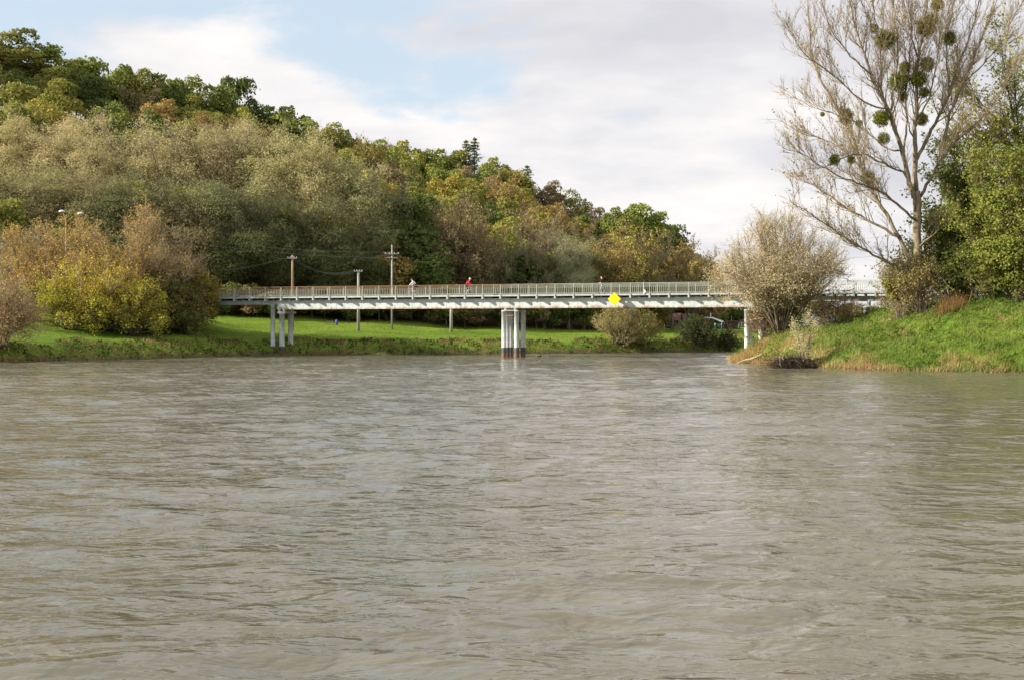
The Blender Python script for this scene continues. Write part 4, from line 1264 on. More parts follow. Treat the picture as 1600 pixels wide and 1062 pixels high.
# ------------------------------------------------------------------ left bank shrubs
def shrub_unique(name, label, px, ytop, d, Rr, limbs_n, twig, leaf_n, leaf_s, color, seed, leafmat='leaf_autumn', asp=0.6, low=0.0, bark='bark', cat='shrub', lobes=0, sink=0.1, skirt=(0.06, 0.42), **kw):
    r = rnd(seed)
    x = (px - 800) / FPX * d
    z = float(ground_z(np.array([x]), np.array([d]))[0])
    H = EYE + (HOR - ytop) / FPX * d - z
    _, limbs = auto_limbs(r, H, Rr, limbs_n, 0.1, min(0.16, H * 0.018), True, skirt=skirt)
    pk = dict(n2=1.8, l2=(1.2, 2.8), n3=4.5, l3=(0.5, 1.2), n4=3, l4=(0.25, 0.6), r3=0.020, r4=0.013, up=0.5, ang=0.7)
    pk.update(kw)
    gb, gt, T, TD = ramify(r, limbs, **pk)
    g = Geo(); g.merge(gt, 1)
    if lobes:
        g2, _C = lobed(r, H, Rr, 0.1, lobes, leaf_n / lobes, leaf_s, asp, 0.85)
        g.merge(g2, 0)
    wt = np.exp(-np.clip(T[:, 2] / H - low, 0, 2) * 2.2) if low else np.ones(len(T))
    idx = r.choice(len(T), leaf_n, p=wt / wt.sum())
    leaves(g, T[idx] + r.normal(0, 0.14, (leaf_n, 3)), TD[idx] + np.array([0, 0, 0.5]), leaf_s, asp, r, m=0)
    e = bpy.data.objects.new(name, None); COL.objects.link(e)
    e.location = (x, d, z - sink)
    tag(e, label, cat)
    link('trunk', trunk_mesh(name + '_trunk', [], limbs, M[bark], 6, gb), e)
    link('crown', g.mesh(name + '_crown', [M[leafmat], M[twig]]), e, color=color)
    return e
GOLD = (0.55, 0.44, 0.06); RUST = (0.56, 0.375, 0.10); LIME = (0.46, 0.43, 0.06); DKG = (0.175, 0.175, 0.045)
shrub_unique('shrub', 'tall rust-orange shrub at the left edge of the meadow', 45, 352, 150, 6.0, 34, 'twig_tan', 13000, 0.20, RUST, 101)
shrub_unique('shrub', 'rusty twiggy shrub with golden leaves right below the double street lamp', 118, 340, 149, 6.0, 34, 'twig_tan', 14000, 0.20, RUST, 102)
shrub_unique('tall_shrub', 'tallest brown twiggy shrub of the left group, nearly leafless on top', 205, 312, 150, 7.4, 46, 'twig_tan', 18000, 0.18, RUST, 103)
shrub_unique('tall_shrub', 'brown bare-twigged shrub on the right side of the left group', 262, 350, 152, 5.2, 40, 'twig_tan', 9000, 0.18, (0.36, 0.25, 0.11), 104)
shrub_unique('shrub', 'bright golden-yellow shrub in front of the left group', 165, 396, 145, 5.8, 34, 'twig_tan', 17000, 0.19, GOLD, 105)
shrub_unique('shrub', 'low lime-yellow shrub at the foot of the golden shrub', 108, 440, 142.5, 4.8, 28, 'twig_brown', 13000, 0.19, LIME, 106)
shrub_unique('shrub', 'lime and golden shrub low in the middle of the left group', 205, 440, 144, 4.4, 28, 'twig_brown', 13000, 0.19, LIME, 107)
shrub_unique('shrub', 'dark green shrub right of the golden shrub', 258, 424, 150, 4.2, 24, 'twig_brown', 8000, 0.27, DKG, 108, lobes=14)
shrub_unique('shrub', 'olive-yellow shrub covering the left end of the bridge', 306, 424, 152, 2.9, 20, 'twig_brown', 5200, 0.24, (0.30, 0.27, 0.04), 109, lobes=10)
shrub_unique('shrub', 'small dark bush under the left end of the bridge', 290, 468, 149, 2.4, 18, 'twig_brown', 4500, 0.25, DKG, 110, lobes=9)
shrub_unique('shrub', 'pale grey-green shrub behind the rust-orange one at far left', 30, 340, 158, 4.0, 20, 'twig_grey', 4500, 0.28, PALE, 111, 'leaf_willow', 0.3)
shrub_unique('bank_bush', 'pinkish-brown twiggy bush overhanging the water at the far left edge', 2, 430, 121, 3.0, 36, 'twig_tan', 11000, 0.15, (0.50, 0.36, 0.14), 112, n2=2.6, n3=6, up=0.2, droop=0.25)
shrub_unique('bank_bush', 'sprawling olive-brown bush on the far bank below the yellow sign', 968, 478, 167.5, 2.9, 28, 'twig_tan', 3600, 0.22, (0.27, 0.25, 0.06), 113, n2=2.2)
shrub_unique('bank_bush', 'low olive bush right beside the one below the yellow sign', 1000, 503, 169, 2.2, 24, 'twig_tan', 4600, 0.22, (0.26, 0.24, 0.055), 114, n2=2.2)
shrub_unique('bank_bush', 'dark green rounded bush at the water in front of the cabins', 1090, 512, 173.5, 1.6, 22, 'twig_brown', 4500, 0.22, (0.075, 0.10, 0.035), 115, lobes=12)
shrub_unique('bank_bush', 'low dark bush on the waterline right of the rounded bush', 1124, 538, 176, 1.1, 20, 'twig_brown', 3500, 0.22, (0.055, 0.065, 0.025), 116, lobes=9)

# ------------------------------------------------------------------ right bank plants
shrub_unique('pale_willow', 'rounded blond willow on the right bank in front of the bridge', 1220, 330, 121, 6.2, 58, 'twig_tan', 34000, 0.165, (0.62, 0.545, 0.31), 201, 'leaf_willow', 0.30, cat='willow', skirt=(0.30, 0.55), n2=2.0, l2=(1.4, 3.0), n3=4.5, l3=(0.6, 1.4), n4=3, l4=(0.3, 0.7), r3=0.018, r4=0.012, up=0.35, ang=0.75)
shrub_unique('sapling', 'thin pale sapling on the slope above the brush pile', 1256, 476, 103.5, 1.1, 9, 'twig_tan', 3000, 0.13, (0.50, 0.46, 0.24), 202, 'leaf_willow', 0.35, cat='sapling', l2=(0.4, 1.0), l3=(0.2, 0.5), n4=2, l4=(0.1, 0.3), r3=0.010, r4=0.007)
shrub_unique('shrub', 'reddish dry shrub beside the columns of the right pier', 1196, 478, 126, 1.4, 18, 'twig_brown', 1500, 0.18, (0.25, 0.14, 0.06), 203)
shrub_unique('shrub', 'brown shrub under the right foot of the blond willow', 1306, 491, 118, 1.2, 18, 'twig_brown', 1500, 0.18, (0.20, 0.14, 0.06), 204)
shrub_unique('shrub', 'yellowish undergrowth left of the mistletoe poplar trunk', 1408, 414, 109, 1.7, 24, 'twig_tan', 4200, 0.20, (0.33, 0.29, 0.08), 205, lobes=7, n2=2.2)
shrub_unique('shrub', 'olive undergrowth around the foot of the mistletoe poplar', 1440, 424, 106.5, 1.5, 20, 'twig_brown', 2200, 0.18, (0.30, 0.26, 0.08), 206)
shrub_unique('shrub', 'dark green shrub right of the mistletoe poplar', 1490, 330, 112, 4.0, 26, 'twig_brown', 9500, 0.26, (0.10, 0.125, 0.03), 207, 'leaf', lobes=18)

shrub_unique('shrub', 'fresh green shrub on the crest under the right edge trees', 1585, 372, 103, 3.2, 26, 'twig_brown', 9000, 0.22, (0.17, 0.195, 0.04), 208, 'leaf', lobes=14)
shrub_unique('shrub', 'darker green shrub on the crest right of the brown reed clump', 1535, 390, 106, 2.8, 24, 'twig_brown', 8000, 0.22, (0.12, 0.15, 0.03), 209, 'leaf', lobes=14)
def near_tree(name, label, px, d, ytop, Rr, leaf_n, leaf_s, color, seed, zlow=0.2, lobes=0, tr=0.30, sparse=1.0, **kw):
    r = rnd(seed)
    x = (px - 800) / FPX * d
    z = float(ground_z(np.array([x]), np.array([d]))[0])
    H = EYE + (HOR - ytop) / FPX * d - z
    trunk, limbs = auto_limbs(r, H, Rr, 22, zlow, tr)
    pk = dict(n2=1.8, l2=(1.5, 3.4), n3=3.4, l3=(0.6, 1.4), n4=3, l4=(0.3, 0.7), r3=0.020, r4=0.012, up=0.35, ang=0.75, start=0.2)
    pk.update(kw)
    gb, gt, T, TD = ramify(r, limbs + [(trunk[0][0][3:], 0.15, 0.04)], **pk)
    skirt = r.uniform(0, 6.28, 10)
    g = Geo(); g.merge(gt, 1)
    idx = r.integers(0, len(T), leaf_n)
    leaves(g, T[idx] + r.normal(0, 0.16, (leaf_n, 3)), TD[idx] * 0.5 + np.array([0, 0, 0.8]), leaf_s, 0.62, r, m=0)
    if lobes:
        g2, _C = lobed(r, H, Rr, 0.2, lobes, leaf_n * 0.9 / lobes, leaf_s * 1.1, 0.62, 0.85)
        g.merge(g2, 0)
    e = bpy.data.objects.new(name, None); COL.objects.link(e)
    e.location = (x, d, z - 0.15)
    tag(e, label, 'tree')
    link('trunk', trunk_mesh(name + '_trunk', trunk, limbs, M['bark'], 8, gb), e)
    link('crown', g.mesh(name + '_crown', [M['leaf'], M['twig_brown']]), e, color=color)
    return e
near_tree('broadleaf_tree', 'thin-leaved yellow-green tree at the right picture edge behind the poplar', 1585, 114, 50, 7.5, 13000, 0.26, (0.34, 0.345, 0.07), 301, 0.25, tr=0.28)
near_tree('broadleaf_tree', 'dense fresh-green tree at the right picture edge', 1592, 102, 238, 4.4, 20000, 0.21, (0.235, 0.26, 0.055), 302, 0.12, lobes=22)
near_tree('broadleaf_tree', 'dark green ivy-clad tree between the poplar and the fresh-green tree', 1512, 117, 212, 3.6, 12000, 0.28, (0.105, 0.135, 0.028), 303, 0.08, lobes=24)
near_tree('broadleaf_tree', 'darker green tree behind the fresh-green one at the right edge', 1560, 118, 290, 5.0, 12000, 0.28, (0.13, 0.16, 0.034), 304, 0.08, lobes=24)
near_tree('broadleaf_tree', 'green tree just past the right picture edge', 1665, 108, 150, 5.0, 12000, 0.28, (0.18, 0.21, 0.035), 305, 0.12, lobes=24)

# the big leafless poplar with mistletoe; limbs traced in the photo, each given its own depth
pop = bpy.data.objects.new('poplar_tree', None); COL.objects.link(pop)
D0 = 109.0
base = P(1436, 470, D0); base[2] = float(ground_z(base[0:1], base[1:2])[0]) - 0.2
pop.location = tuple(base)
tag(pop, 'tall bare poplar with mistletoe balls on the right bank', 'tree')
LIMB = [  # (pixel path, start depth, end depth, start radius, end radius)
    ([(1436, 478), (1435, 420), (1432, 380), (1434, 340), (1431, 299)], 0, 0, 0.44, 0.33),
    ([(1431, 299), (1430, 240), (1430, 198), (1432, 141), (1434, 85), (1443, 56), (1449, 0), (1452, -50)], 0, 1.0, 0.27, 0.03),
    ([(1428, 310), (1409, 232), (1395, 192), (1389, 170), (1370, 141), (1355, 99), (1336, 42), (1328, 0), (1322, -40)], -0.3, -2.5, 0.25, 0.03),
    ([(1391, 175), (1398, 127), (1402, 99), (1403, 56), (1395, 0), (1392, -45)], -0.9, 1.5, 0.13, 0.03),
    ([(1430, 330), (1423, 275), (1381, 257), (1361, 243), (1330, 240), (1290, 262), (1255, 266)], -0.2, -3.5, 0.14, 0.02),
    ([(1426, 412), (1402, 367), (1390, 340), (1378, 325), (1360, 296), (1347, 265), (1338, 226), (1324, 198), (1307, 167), (1276, 113), (1265, 70), (1262, 14), (1258, -20)], 0, 2.5, 0.22, 0.025),
    ([(1404, 370), (1360, 346), (1330, 331), (1306, 313), (1270, 290), (1240, 278)], -0.3, 2.0, 0.15, 0.02),
    ([(1432, 425), (1393, 415), (1345, 385), (1300, 358), (1262, 330), (1238, 318)], -0.4, -4.0, 0.15, 0.02),
    ([(1432, 345), (1400, 318), (1375, 298), (1345, 290), (1300, 270), (1252, 240), (1225, 232)], -0.3, -4.5, 0.14, 0.02),
    ([(1410, 235), (1384, 234), (1358, 209), (1336, 192), (1308, 178), (1270, 170), (1238, 150)], -0.8, 3.5, 0.10, 0.02),
    ([(1388, 170), (1358, 167), (1313, 127), (1282, 104), (1250, 80), (1236, 50)], -1.2, -4.5, 0.10, 0.02),
    ([(1362, 118), (1330, 90), (1300, 50), (1285, 10), (1278, -25)], -1.6, -4.0, 0.08, 0.02),
    ([(1432, 250), (1454, 206), (1471, 175), (1485, 144), (1494, 107), (1511, 71), (1528, 17), (1535, -30)], 0.2, 2.8, 0.19, 0.03),
    ([(1436, 310), (1465, 257), (1497, 215), (1528, 192), (1560, 150), (1590, 110)], 0.3, -2.5, 0.17, 0.02),
    ([(1465, 257), (1477, 220), (1482, 184), (1494, 158), (1505, 130), (1530, 70), (1555, 10), (1566, -30)], 0.3, -1.5, 0.17, 0.03),
    ([(1434, 90), (1420, 40), (1412, 0), (1408, -40)], 0.5, 1.2, 0.09, 0.02),
    ([(1485, 144), (1478, 100), (1482, 50), (1490, 0), (1492, -40)], 1.2, 3.6, 0.09, 0.02),
    ([(1505, 130), (1545, 95), (1575, 50), (1592, 5)], -0.5, 1.5, 0.08, 0.02),
    ([(1430, 200), (1450, 160), (1462, 110), (1468, 60), (1472, 0)], 0.2, -2.5, 0.10, 0.02),
    ([(1395, 195), (1375, 150), (1378, 100), (1372, 50), (1362, 0), (1360, -30)], -0.8, -3.5, 0.09, 0.02),
    ([(1437, 385), (1457, 369), (1468, 358)], -0.3, -1.2, 0.09, 0.05),
    ([(1347, 262), (1318, 235), (1282, 215), (1245, 205)], 1.0, 3.5, 0.07, 0.02),
    ([(1412, 240), (1418, 190), (1414, 140), (1422, 90), (1426, 30), (1424, -30)], -0.4, 2.6, 0.11, 0.02),
]
limbs = []
for path, d0, d1, r0, r1 in LIMB:
    n_ = len(path)
    pts = np.array([P(px, py, D0 + d0 + (d1 - d0) * (i / (n_ - 1))) for i, (px, py) in enumerate(path)]) - base
    pts = smooth_path(pts, 2)
    wob = resample(pts, 0.6)
    wob[1:-1] += np.random.default_rng(len(limbs)).normal(0, 0.045, (len(wob) - 2, 3))
    limbs.append((wob, r0 * 0.85, r1))
rp = rnd(4242)
gb, gt, T, TD = ramify(rp, limbs[1:], n2=3.0, l2=(1.5, 3.8), n3=4.6, l3=(0.6, 1.5), n4=4, l4=(0.25, 0.75), r3=0.019, r4=0.012, up=0.62, ang=0.70, start=0.20)
link('trunk', trunk_mesh('poplar_trunk', [limbs[0]], limbs[1:], M['bark_pale'], 9, gb), pop)
g = Geo(); g.merge(gt, 0)
link('crown', g.mesh('poplar_twigs', [M['twig_tan']]), pop)
g = Geo()
w = np.exp(-np.clip(T[:, 2] / 12, 0, 9)); idx = rp.choice(len(T), 1900, p=w / w.sum())
leaves(g, T[idx], TD[idx], 0.20, 0.7, rp)
link('last_leaves', g.mesh('poplar_leaves', [M['leaf_autumn']]), pop, color=(0.32, 0.26, 0.06))['kind'] = 'stuff'
# mistletoe
def mistletoe_mesh(seed):
    r = rnd(seed); g = Geo(); n = 420
    d = unit(r.normal(size=(n, 3))); l = r.uniform(0.7, 1.05, n)
    spikes(g, np.zeros((n, 3)) + d * 0.1, d, l * 0.95, 0.02, m=1)
    d2 = unit(r.normal(size=(1500, 3))); rr = r.uniform(0.45, 1.04, 1500) * (1 + 0.10 * np.sin(d2[:, 0] * 6 + seed) * np.sin(d2[:, 2] * 5))
    leaves(g, d2 * rr[:, None], d2, 0.30, 0.30, r, along=d2 + r.normal(0, 0.5, (1500, 3)))
    return g.mesh('mistletoe', [M['leaf'], M['twig_brown']])
MI = [mistletoe_mesh(s) for s in (1, 2, 3)]
MIST = [(1383, 62, 17, 0), (1366, 45, 8, -1), (1447, 42, 17, 1), (1458, 30, 11, 1.4), (1483, 60, 12, 2.2), (1465, 8, 11, 0.5), (1449, 101, 12, -0.5), (1404, 128, 17, 0.3), (1414, 106, 10, 1), (1435, 124, 14, 0), (1444, 145, 9, 0), (1410, 152, 9, 1), (1322, 183, 13, 2.2), (1342, 193, 6, 1), (1285, 179, 4, 3), (1377, 185, 14, -1), (1381, 217, 10, -1.2), (1440, 187, 11, 0.3), (1304, 250, 9, -3), (1356, 278, 11, 0.5), (1330, 250, 7, -2)]
for k, (px, py, rr, dd) in enumerate(MIST):
    d = D0 + dd
    p = P(px, py, d) - base
    s = rr / FPX * d
    c = [(0.20, 0.215, 0.035), (0.165, 0.19, 0.035), (0.24, 0.215, 0.045)][k % 3]
    link('mistletoe', MI[k % 3], pop, tuple(p), (k * 1.3, k * 0.7, k), (s, s, s * 0.95), c)

# ------------------------------------------------------------------ grass and weeds
def scatter(n, x0, x1, y0, y1, rng):
    return rng.uniform(x0, x1, n), rng.uniform(y0, y1, n)
rg = rnd(88)
def right_side(n, lo=0.12):
    x, y = scatter(n, 19.5, 57, 90, 132, rg)
    q = seg_dist(x, y, RIGHT); ins = in_poly(x, y, RIGHT) & (q > 0.05)
    keep = ins & (rg.uniform(size=n) < np.clip(1.25 - (y - 96) / 40, 0.25, 1))
    return x[keep], y[keep], q[keep]
x, y, q = right_side(250000)
z = ground_z(x, y)
dry = 0.8 * snoise(x, y, 51, 7, 3) + 0.50 * np.clip(1 - q / 3.5, 0, 1) + np.clip((28 - x) / 6, 0, 1) * 0.75
lum = snoise(x, y, 52, 3.0, 2)
hgt = np.clip(0.27 + 0.14 * lum + 0.08 * np.clip(1 - q / 6, 0, 1), 0.14, 0.8)
isdry = dry > 0.66 + rg.normal(0, 0.16, len(x))
g = Geo(); s_ = ~isdry & (dry < 0.15 + rg.normal(0, 0.3, len(x)))
blades(g, np.stack([x, y, z], -1)[s_], hgt[s_], 0.06, rg, 0.45)
tag(link('grass', g.mesh('bank_grass', [M['grass']]), color=(0.150, 0.205, 0.042)), 'lush green grass covering the right bank slope', 'grass', kind='stuff')
g = Geo(); s2 = ~isdry & ~s_
blades(g, np.stack([x, y, z], -1)[s2], hgt[s2] * 1.1, 0.055, rg, 0.45)
tag(link('grass', g.mesh('bank_grass_pale', [M['grass']]), color=(0.225, 0.250, 0.065)), 'paler yellowish grass mixed into the right bank slope', 'grass', kind='stuff')
g = Geo()
blades(g, np.stack([x, y, z], -1)[isdry], hgt[isdry] * 1.25, 0.05, rg, 0.5)
# taller dry stalks near the tip
xt, yt, qt = right_side(26000)
k_ = (xt < 28.5) & (yt < 126)
xt, yt = xt[k_], yt[k_]
blades(g, np.stack([xt, yt, ground_z(xt, yt)], -1), 0.48, 0.045, rg, 0.55)
tag(link('dry_grass', g.mesh('dry_grass', [M['grass']]), color=(0.43, 0.315, 0.14)), 'straw-coloured dry grass along the foot and tip of the right bank', 'grass', kind='stuff')
# leafy weeds
g = Geo()
cxs, cys, cq = right_side(900)
for a, b in zip(cxs, cys):
    n_ = rg.integers(14, 34); p = np.stack([a + rg.normal(0, 0.22, n_), b + rg.normal(0, 0.22, n_), np.zeros(n_)], -1)
    p[:, 2] = float(ground_z(np.array([a]), np.array([b]))[0]) + rg.uniform(0.1, 0.6, n_)
    leaves(g, p, np.tile([0, -0.2, 1.0], (n_, 1)), 0.20, 0.55, rg)
tag(link('weeds', g.mesh('weeds', [M['leaf']]), color=(0.12, 0.19, 0.030)), 'leafy green weeds dotted over the right bank', 'weeds', kind='stuff')
# clump of tall dry reed by the poplar
def reed(name, label, px, py, d, n, h, w, color, spread):
    p = P(px, py, d); r = rnd(int(px))
    xx = p[0] + r.normal(0, spread, n); yy = d + r.normal(0, spread, n)
    g = Geo(); blades(g, np.stack([xx, yy, ground_z(xx, yy)], -1), h, w, r, 0.22)
    o = bpy.data.objects.new(name, None); COL.objects.link(o)
    g.v = [v_ - np.array([p[0], d, float(ground_z(p[0:1], np.array([d]))[0])]) for v_ in g.v]
    o.location = (p[0], d, float(ground_z(p[0:1], np.array([d]))[0]))
    tag(o, label, 'reeds'); link('stalks', g.mesh(name, [M['grass']]), o, color=color)['kind'] = 'stuff'
reed('reed_clump', 'brown dry reed clump on the crest right of the poplar', 1484, 486, 104, 420, 1.35, 0.05, (0.27, 0.165, 0.065), 0.55)
reed('reed_clump', 'straw-coloured reeds at the tip of the right bank', 1168, 550, 119, 380, 0.8, 0.05, (0.38, 0.27, 0.10), 0.9)

# far bank: tangled weeds on the river edge and short grass on the meadow
gA, gB, gC = Geo(), Geo(), Geo()
n_ = 260000
x, y = scatter(n_, -82, 66, 94, 196, rg)
yl = np.interp(x, LEFT[:, 0], LEFT[:, 1]); s_ = seg_dist(x, y, LEFT) * np.where(y > yl, 1, -1)
ext = 4.3 + 2.0 * snoise(x, y, 63, 9, 2)
k_ = (s_ > 0.0) & (s_ < ext)
x, y, s_, ext = x[k_], y[k_], s_[k_], ext[k_]; n_ = len(x)
z = ground_z(x, y)
lump = snoise(x, y, 61, 3.4, 3)
h = np.clip(0.45 + 0.75 * lump, 0.03, 1.7) * np.clip(1.25 - s_ / ext, 0.1, 1)
p = np.stack([x, y, z + h * rg.uniform(0.1, 1.0, n_)], -1)
hue = snoise(x, y, 62, 3.6, 2) + rg.normal(0, 0.16, n_)
br = hue > -0.05
nr = np.tile([0.2, -0.7, 0.5], (n_, 1))
leaves(gA, p[~br], nr[~br], 0.28, 0.55, rg)
leaves(gB, p[br], nr[br], 0.26, 0.45, rg)
k_ = rg.uniform(size=n_) < 0.6
blades(gB, np.stack([x, y, z], -1)[k_ & br], h[k_ & br] * 1.25 + 0.1, 0.06, rg, 0.5)
blades(gC, np.stack([x, y, z], -1)[k_ & ~br], h[k_ & ~br] * 1.0 + 0.12, 0.07, rg, 0.5)
tag(link('bank_weeds', gA.mesh('bank_weeds', [M['leaf_autumn']]), color=(0.070, 0.088, 0.024)), 'dark green tangled weeds along the far bank waterline', 'weeds', kind='stuff')
tag(link('withered_weeds', gB.mesh('withered_weeds', [M['leaf_autumn']]), color=(0.27, 0.19, 0.09)), 'withered brown weeds along the far bank waterline', 'weeds', kind='stuff')
tag(link('bank_grass', gC.mesh('bank_tall_grass', [M['grass']]), color=(0.125, 0.150, 0.034)), 'tall green grass mixed into the far bank weeds', 'grass', kind='stuff')
n_ = 70000
x, y = scatter(n_, -62, 62, 112, 215, rg)
yl = np.interp(x, LEFT[:, 0], LEFT[:, 1]); px_, t_ = hill_t(x, y)
k_ = (y > yl + 4) & (t_ < 0.02)
x, y = x[k_], y[k_]
g = Geo(); blades(g, np.stack([x, y, ground_z(x, y)], -1), 0.16 + 0.07 * snoise(x, y, 71, 6, 2), 0.10, rg, 0.5)
tag(link('meadow_grass', g.mesh('meadow_grass', [M['grass']]), color=(0.205, 0.255, 0.034)), 'short bright green meadow grass on the far bank', 'grass', kind='stuff')

# ------------------------------------------------------------------ poles, wires, lamp
def gz(x, y):
    return float(ground_z(np.array([x]), np.array([y]))[0])
def utility_pole(label, px, ytop, d, m, r, arm_w, arm_y, double=False):
    x = (px - 800) / FPX * d; z = gz(x, d); h = EYE + (HOR - ytop) / FPX * d - z
    e = bpy.data.objects.new('utility_pole', None); COL.objects.link(e); e.location = (x, d, z)
    tag(e, label, 'pole', 'utility poles behind the bridge')
    g = Geo(); tube(g, [(0, 0, -0.3), (0, 0, h * 0.5), (0, 0, h)], [r, r * 0.88, r * 0.72], 10)
    link('shaft', g.mesh('pole_shaft', [M[m]], True), e)
    ends = []
    if arm_w:
        za = EYE + (HOR - arm_y) / FPX * d - z
        g = Geo(); box(g, -arm_w, arm_w, -0.22, -0.12, za - 0.05, za + 0.05)
        if double: box(g, -arm_w * 0.8, arm_w * 0.8, -0.22, -0.12, za - 0.60, za - 0.50)
        arm = link('crossarm', g.mesh('crossarm', [M['galv']]), e)
        for s in (-0.9, -0.35, 0.35, 0.9):
            g = Geo(); tube(g, [(s * arm_w, -0.17, za + 0.052), (s * arm_w, -0.17, za + 0.10), (s * arm_w, -0.17, za + 0.13), (s * arm_w, -0.17, za + 0.20)], [0.02, 0.055, 0.04, 0.05], 8)
            link('insulator', g.mesh('insulator', [M['porcelain']], True), arm)
            ends.append(np.array([x + s * arm_w, d - 0.17, z + za + 0.20]))
    return e, ends
pA, eA = utility_pole('brown wooden utility pole behind the left span', 457, 399, 165, 'pole_wood', 0.19, 0.62, 404)
pB, eB = utility_pole('short grey concrete pole right of the wooden one', 560, 423, 168, 'pole_conc', 0.21, 0.55, 424.5)
pC, eC = utility_pole('tall slim grey pole with two crossarms left of the white cyclist', 612.5, 383, 178, 'galv', 0.15, 1.0, 397, True)
pD, eD = utility_pole('thick grey pole stump under the bridge below the red cyclist', 705, 468, 176, 'pole_conc', 0.24, 0, 0)
pE, eE = utility_pole('grey pole at the far left picture edge behind the shrubs', -2, 362, 126, 'pole_conc', 0.16, 0, 0)
def wire(label, a, b, sag):
    n_ = 18; t = np.linspace(0, 1, n_)[:, None]
    p = a * (1 - t) + b * t; p[:, 2] -= (4 * t * (1 - t) * sag)[:, 0]
    g = Geo(); c = p.mean(0); tube(g, p - c, 0.014, 4)
    tag(link('wire', g.mesh('wire', [M['wire']]), None, tuple(c)), label, 'wire', 'overhead wires')
ends_l = P(300, 423, 170)
for k, (s0, s1) in enumerate(zip(eA[:3], eB[:3])):
    wire(f'sagging wire from the wooden pole to the short concrete pole, {nth(k)} strand', s0, s1, 1.1 + 0.12 * k)
wire('wire from the short concrete pole up to the slim grey pole', eB[3], np.array([eC[0][0], eC[0][1], eC[0][2] - 4.2]), 0.6)
wire('wire from the wooden pole down to the left shrubs', eA[0], P(330, 423, 160), 0.4)
wire('upper long wire running left from the slim grey pole', eC[0], P(250, 365, 180), 0.7)
wire('lower long wire running left from the slim grey pole', eC[1] - np.array([0, 0, 0.75]), P(250, 371, 180), 0.7)
wire('upper overhead wire crossing behind the bare poplar', P(1030, 400, 250), P(1640, 343, 131), 0.3)
wire('lower overhead wire crossing behind the bare poplar', P(1030, 400, 250) - np.array([0, 0, 2.3]), P(1640, 343, 131) - np.array([0, 0, 2.5]), 0.3)
# double street lamp behind the left shrubs
d = 156; x = (109 - 800) / FPX * d; z = gz(x, d)
lamp = bpy.data.objects.new('street_lamp', None); COL.objects.link(lamp); lamp.location = (x, d, z)
tag(lamp, 'double-armed street lamp rising above the rusty shrubs', 'street lamp')
hz = EYE + (HOR - 348) / FPX * d - z
g = Geo(); tube(g, [(-0.55, 0, -0.2), (-0.5, 0, hz * 0.5), (-0.45, 0, hz)], [0.11, 0.09, 0.07], 10)
link('post', g.mesh('lamp_post', [M['lamp_arm']], True), lamp)
for path, hp in (([(-0.45, 0, hz), (-0.62, -0.05, hz + 0.7), (-0.80, -0.1, hz + 1.25)], (-0.92, -0.12, hz + 1.35)), ([(-0.45, 0, hz), (0.10, 0.1, hz + 0.55), (0.95, 0.2, hz + 1.05)], (1.25, 0.22, hz + 1.12))):
    g = Geo(); tube(g, smooth_path(path, 1), 0.055, 7)
    arm = link('arm', g.mesh('lamp_arm', [M['lamp_arm']], True), lamp)
    g = Geo(); s = 1 if hp[0] > 0 else -1
    tube(g, [(hp[0] - 0.38 * s, hp[1], hp[2] - 0.05), (hp[0] - 0.2 * s, hp[1], hp[2]), (hp[0] + 0.1 * s, hp[1], hp[2] + 0.02), (hp[0] + 0.38 * s, hp[1], hp[2] - 0.02)], [0.06, 0.15, 0.16, 0.07], 10)
    link('lamp_head', g.mesh('lamp_head', [M['lamp_head']], True), arm)

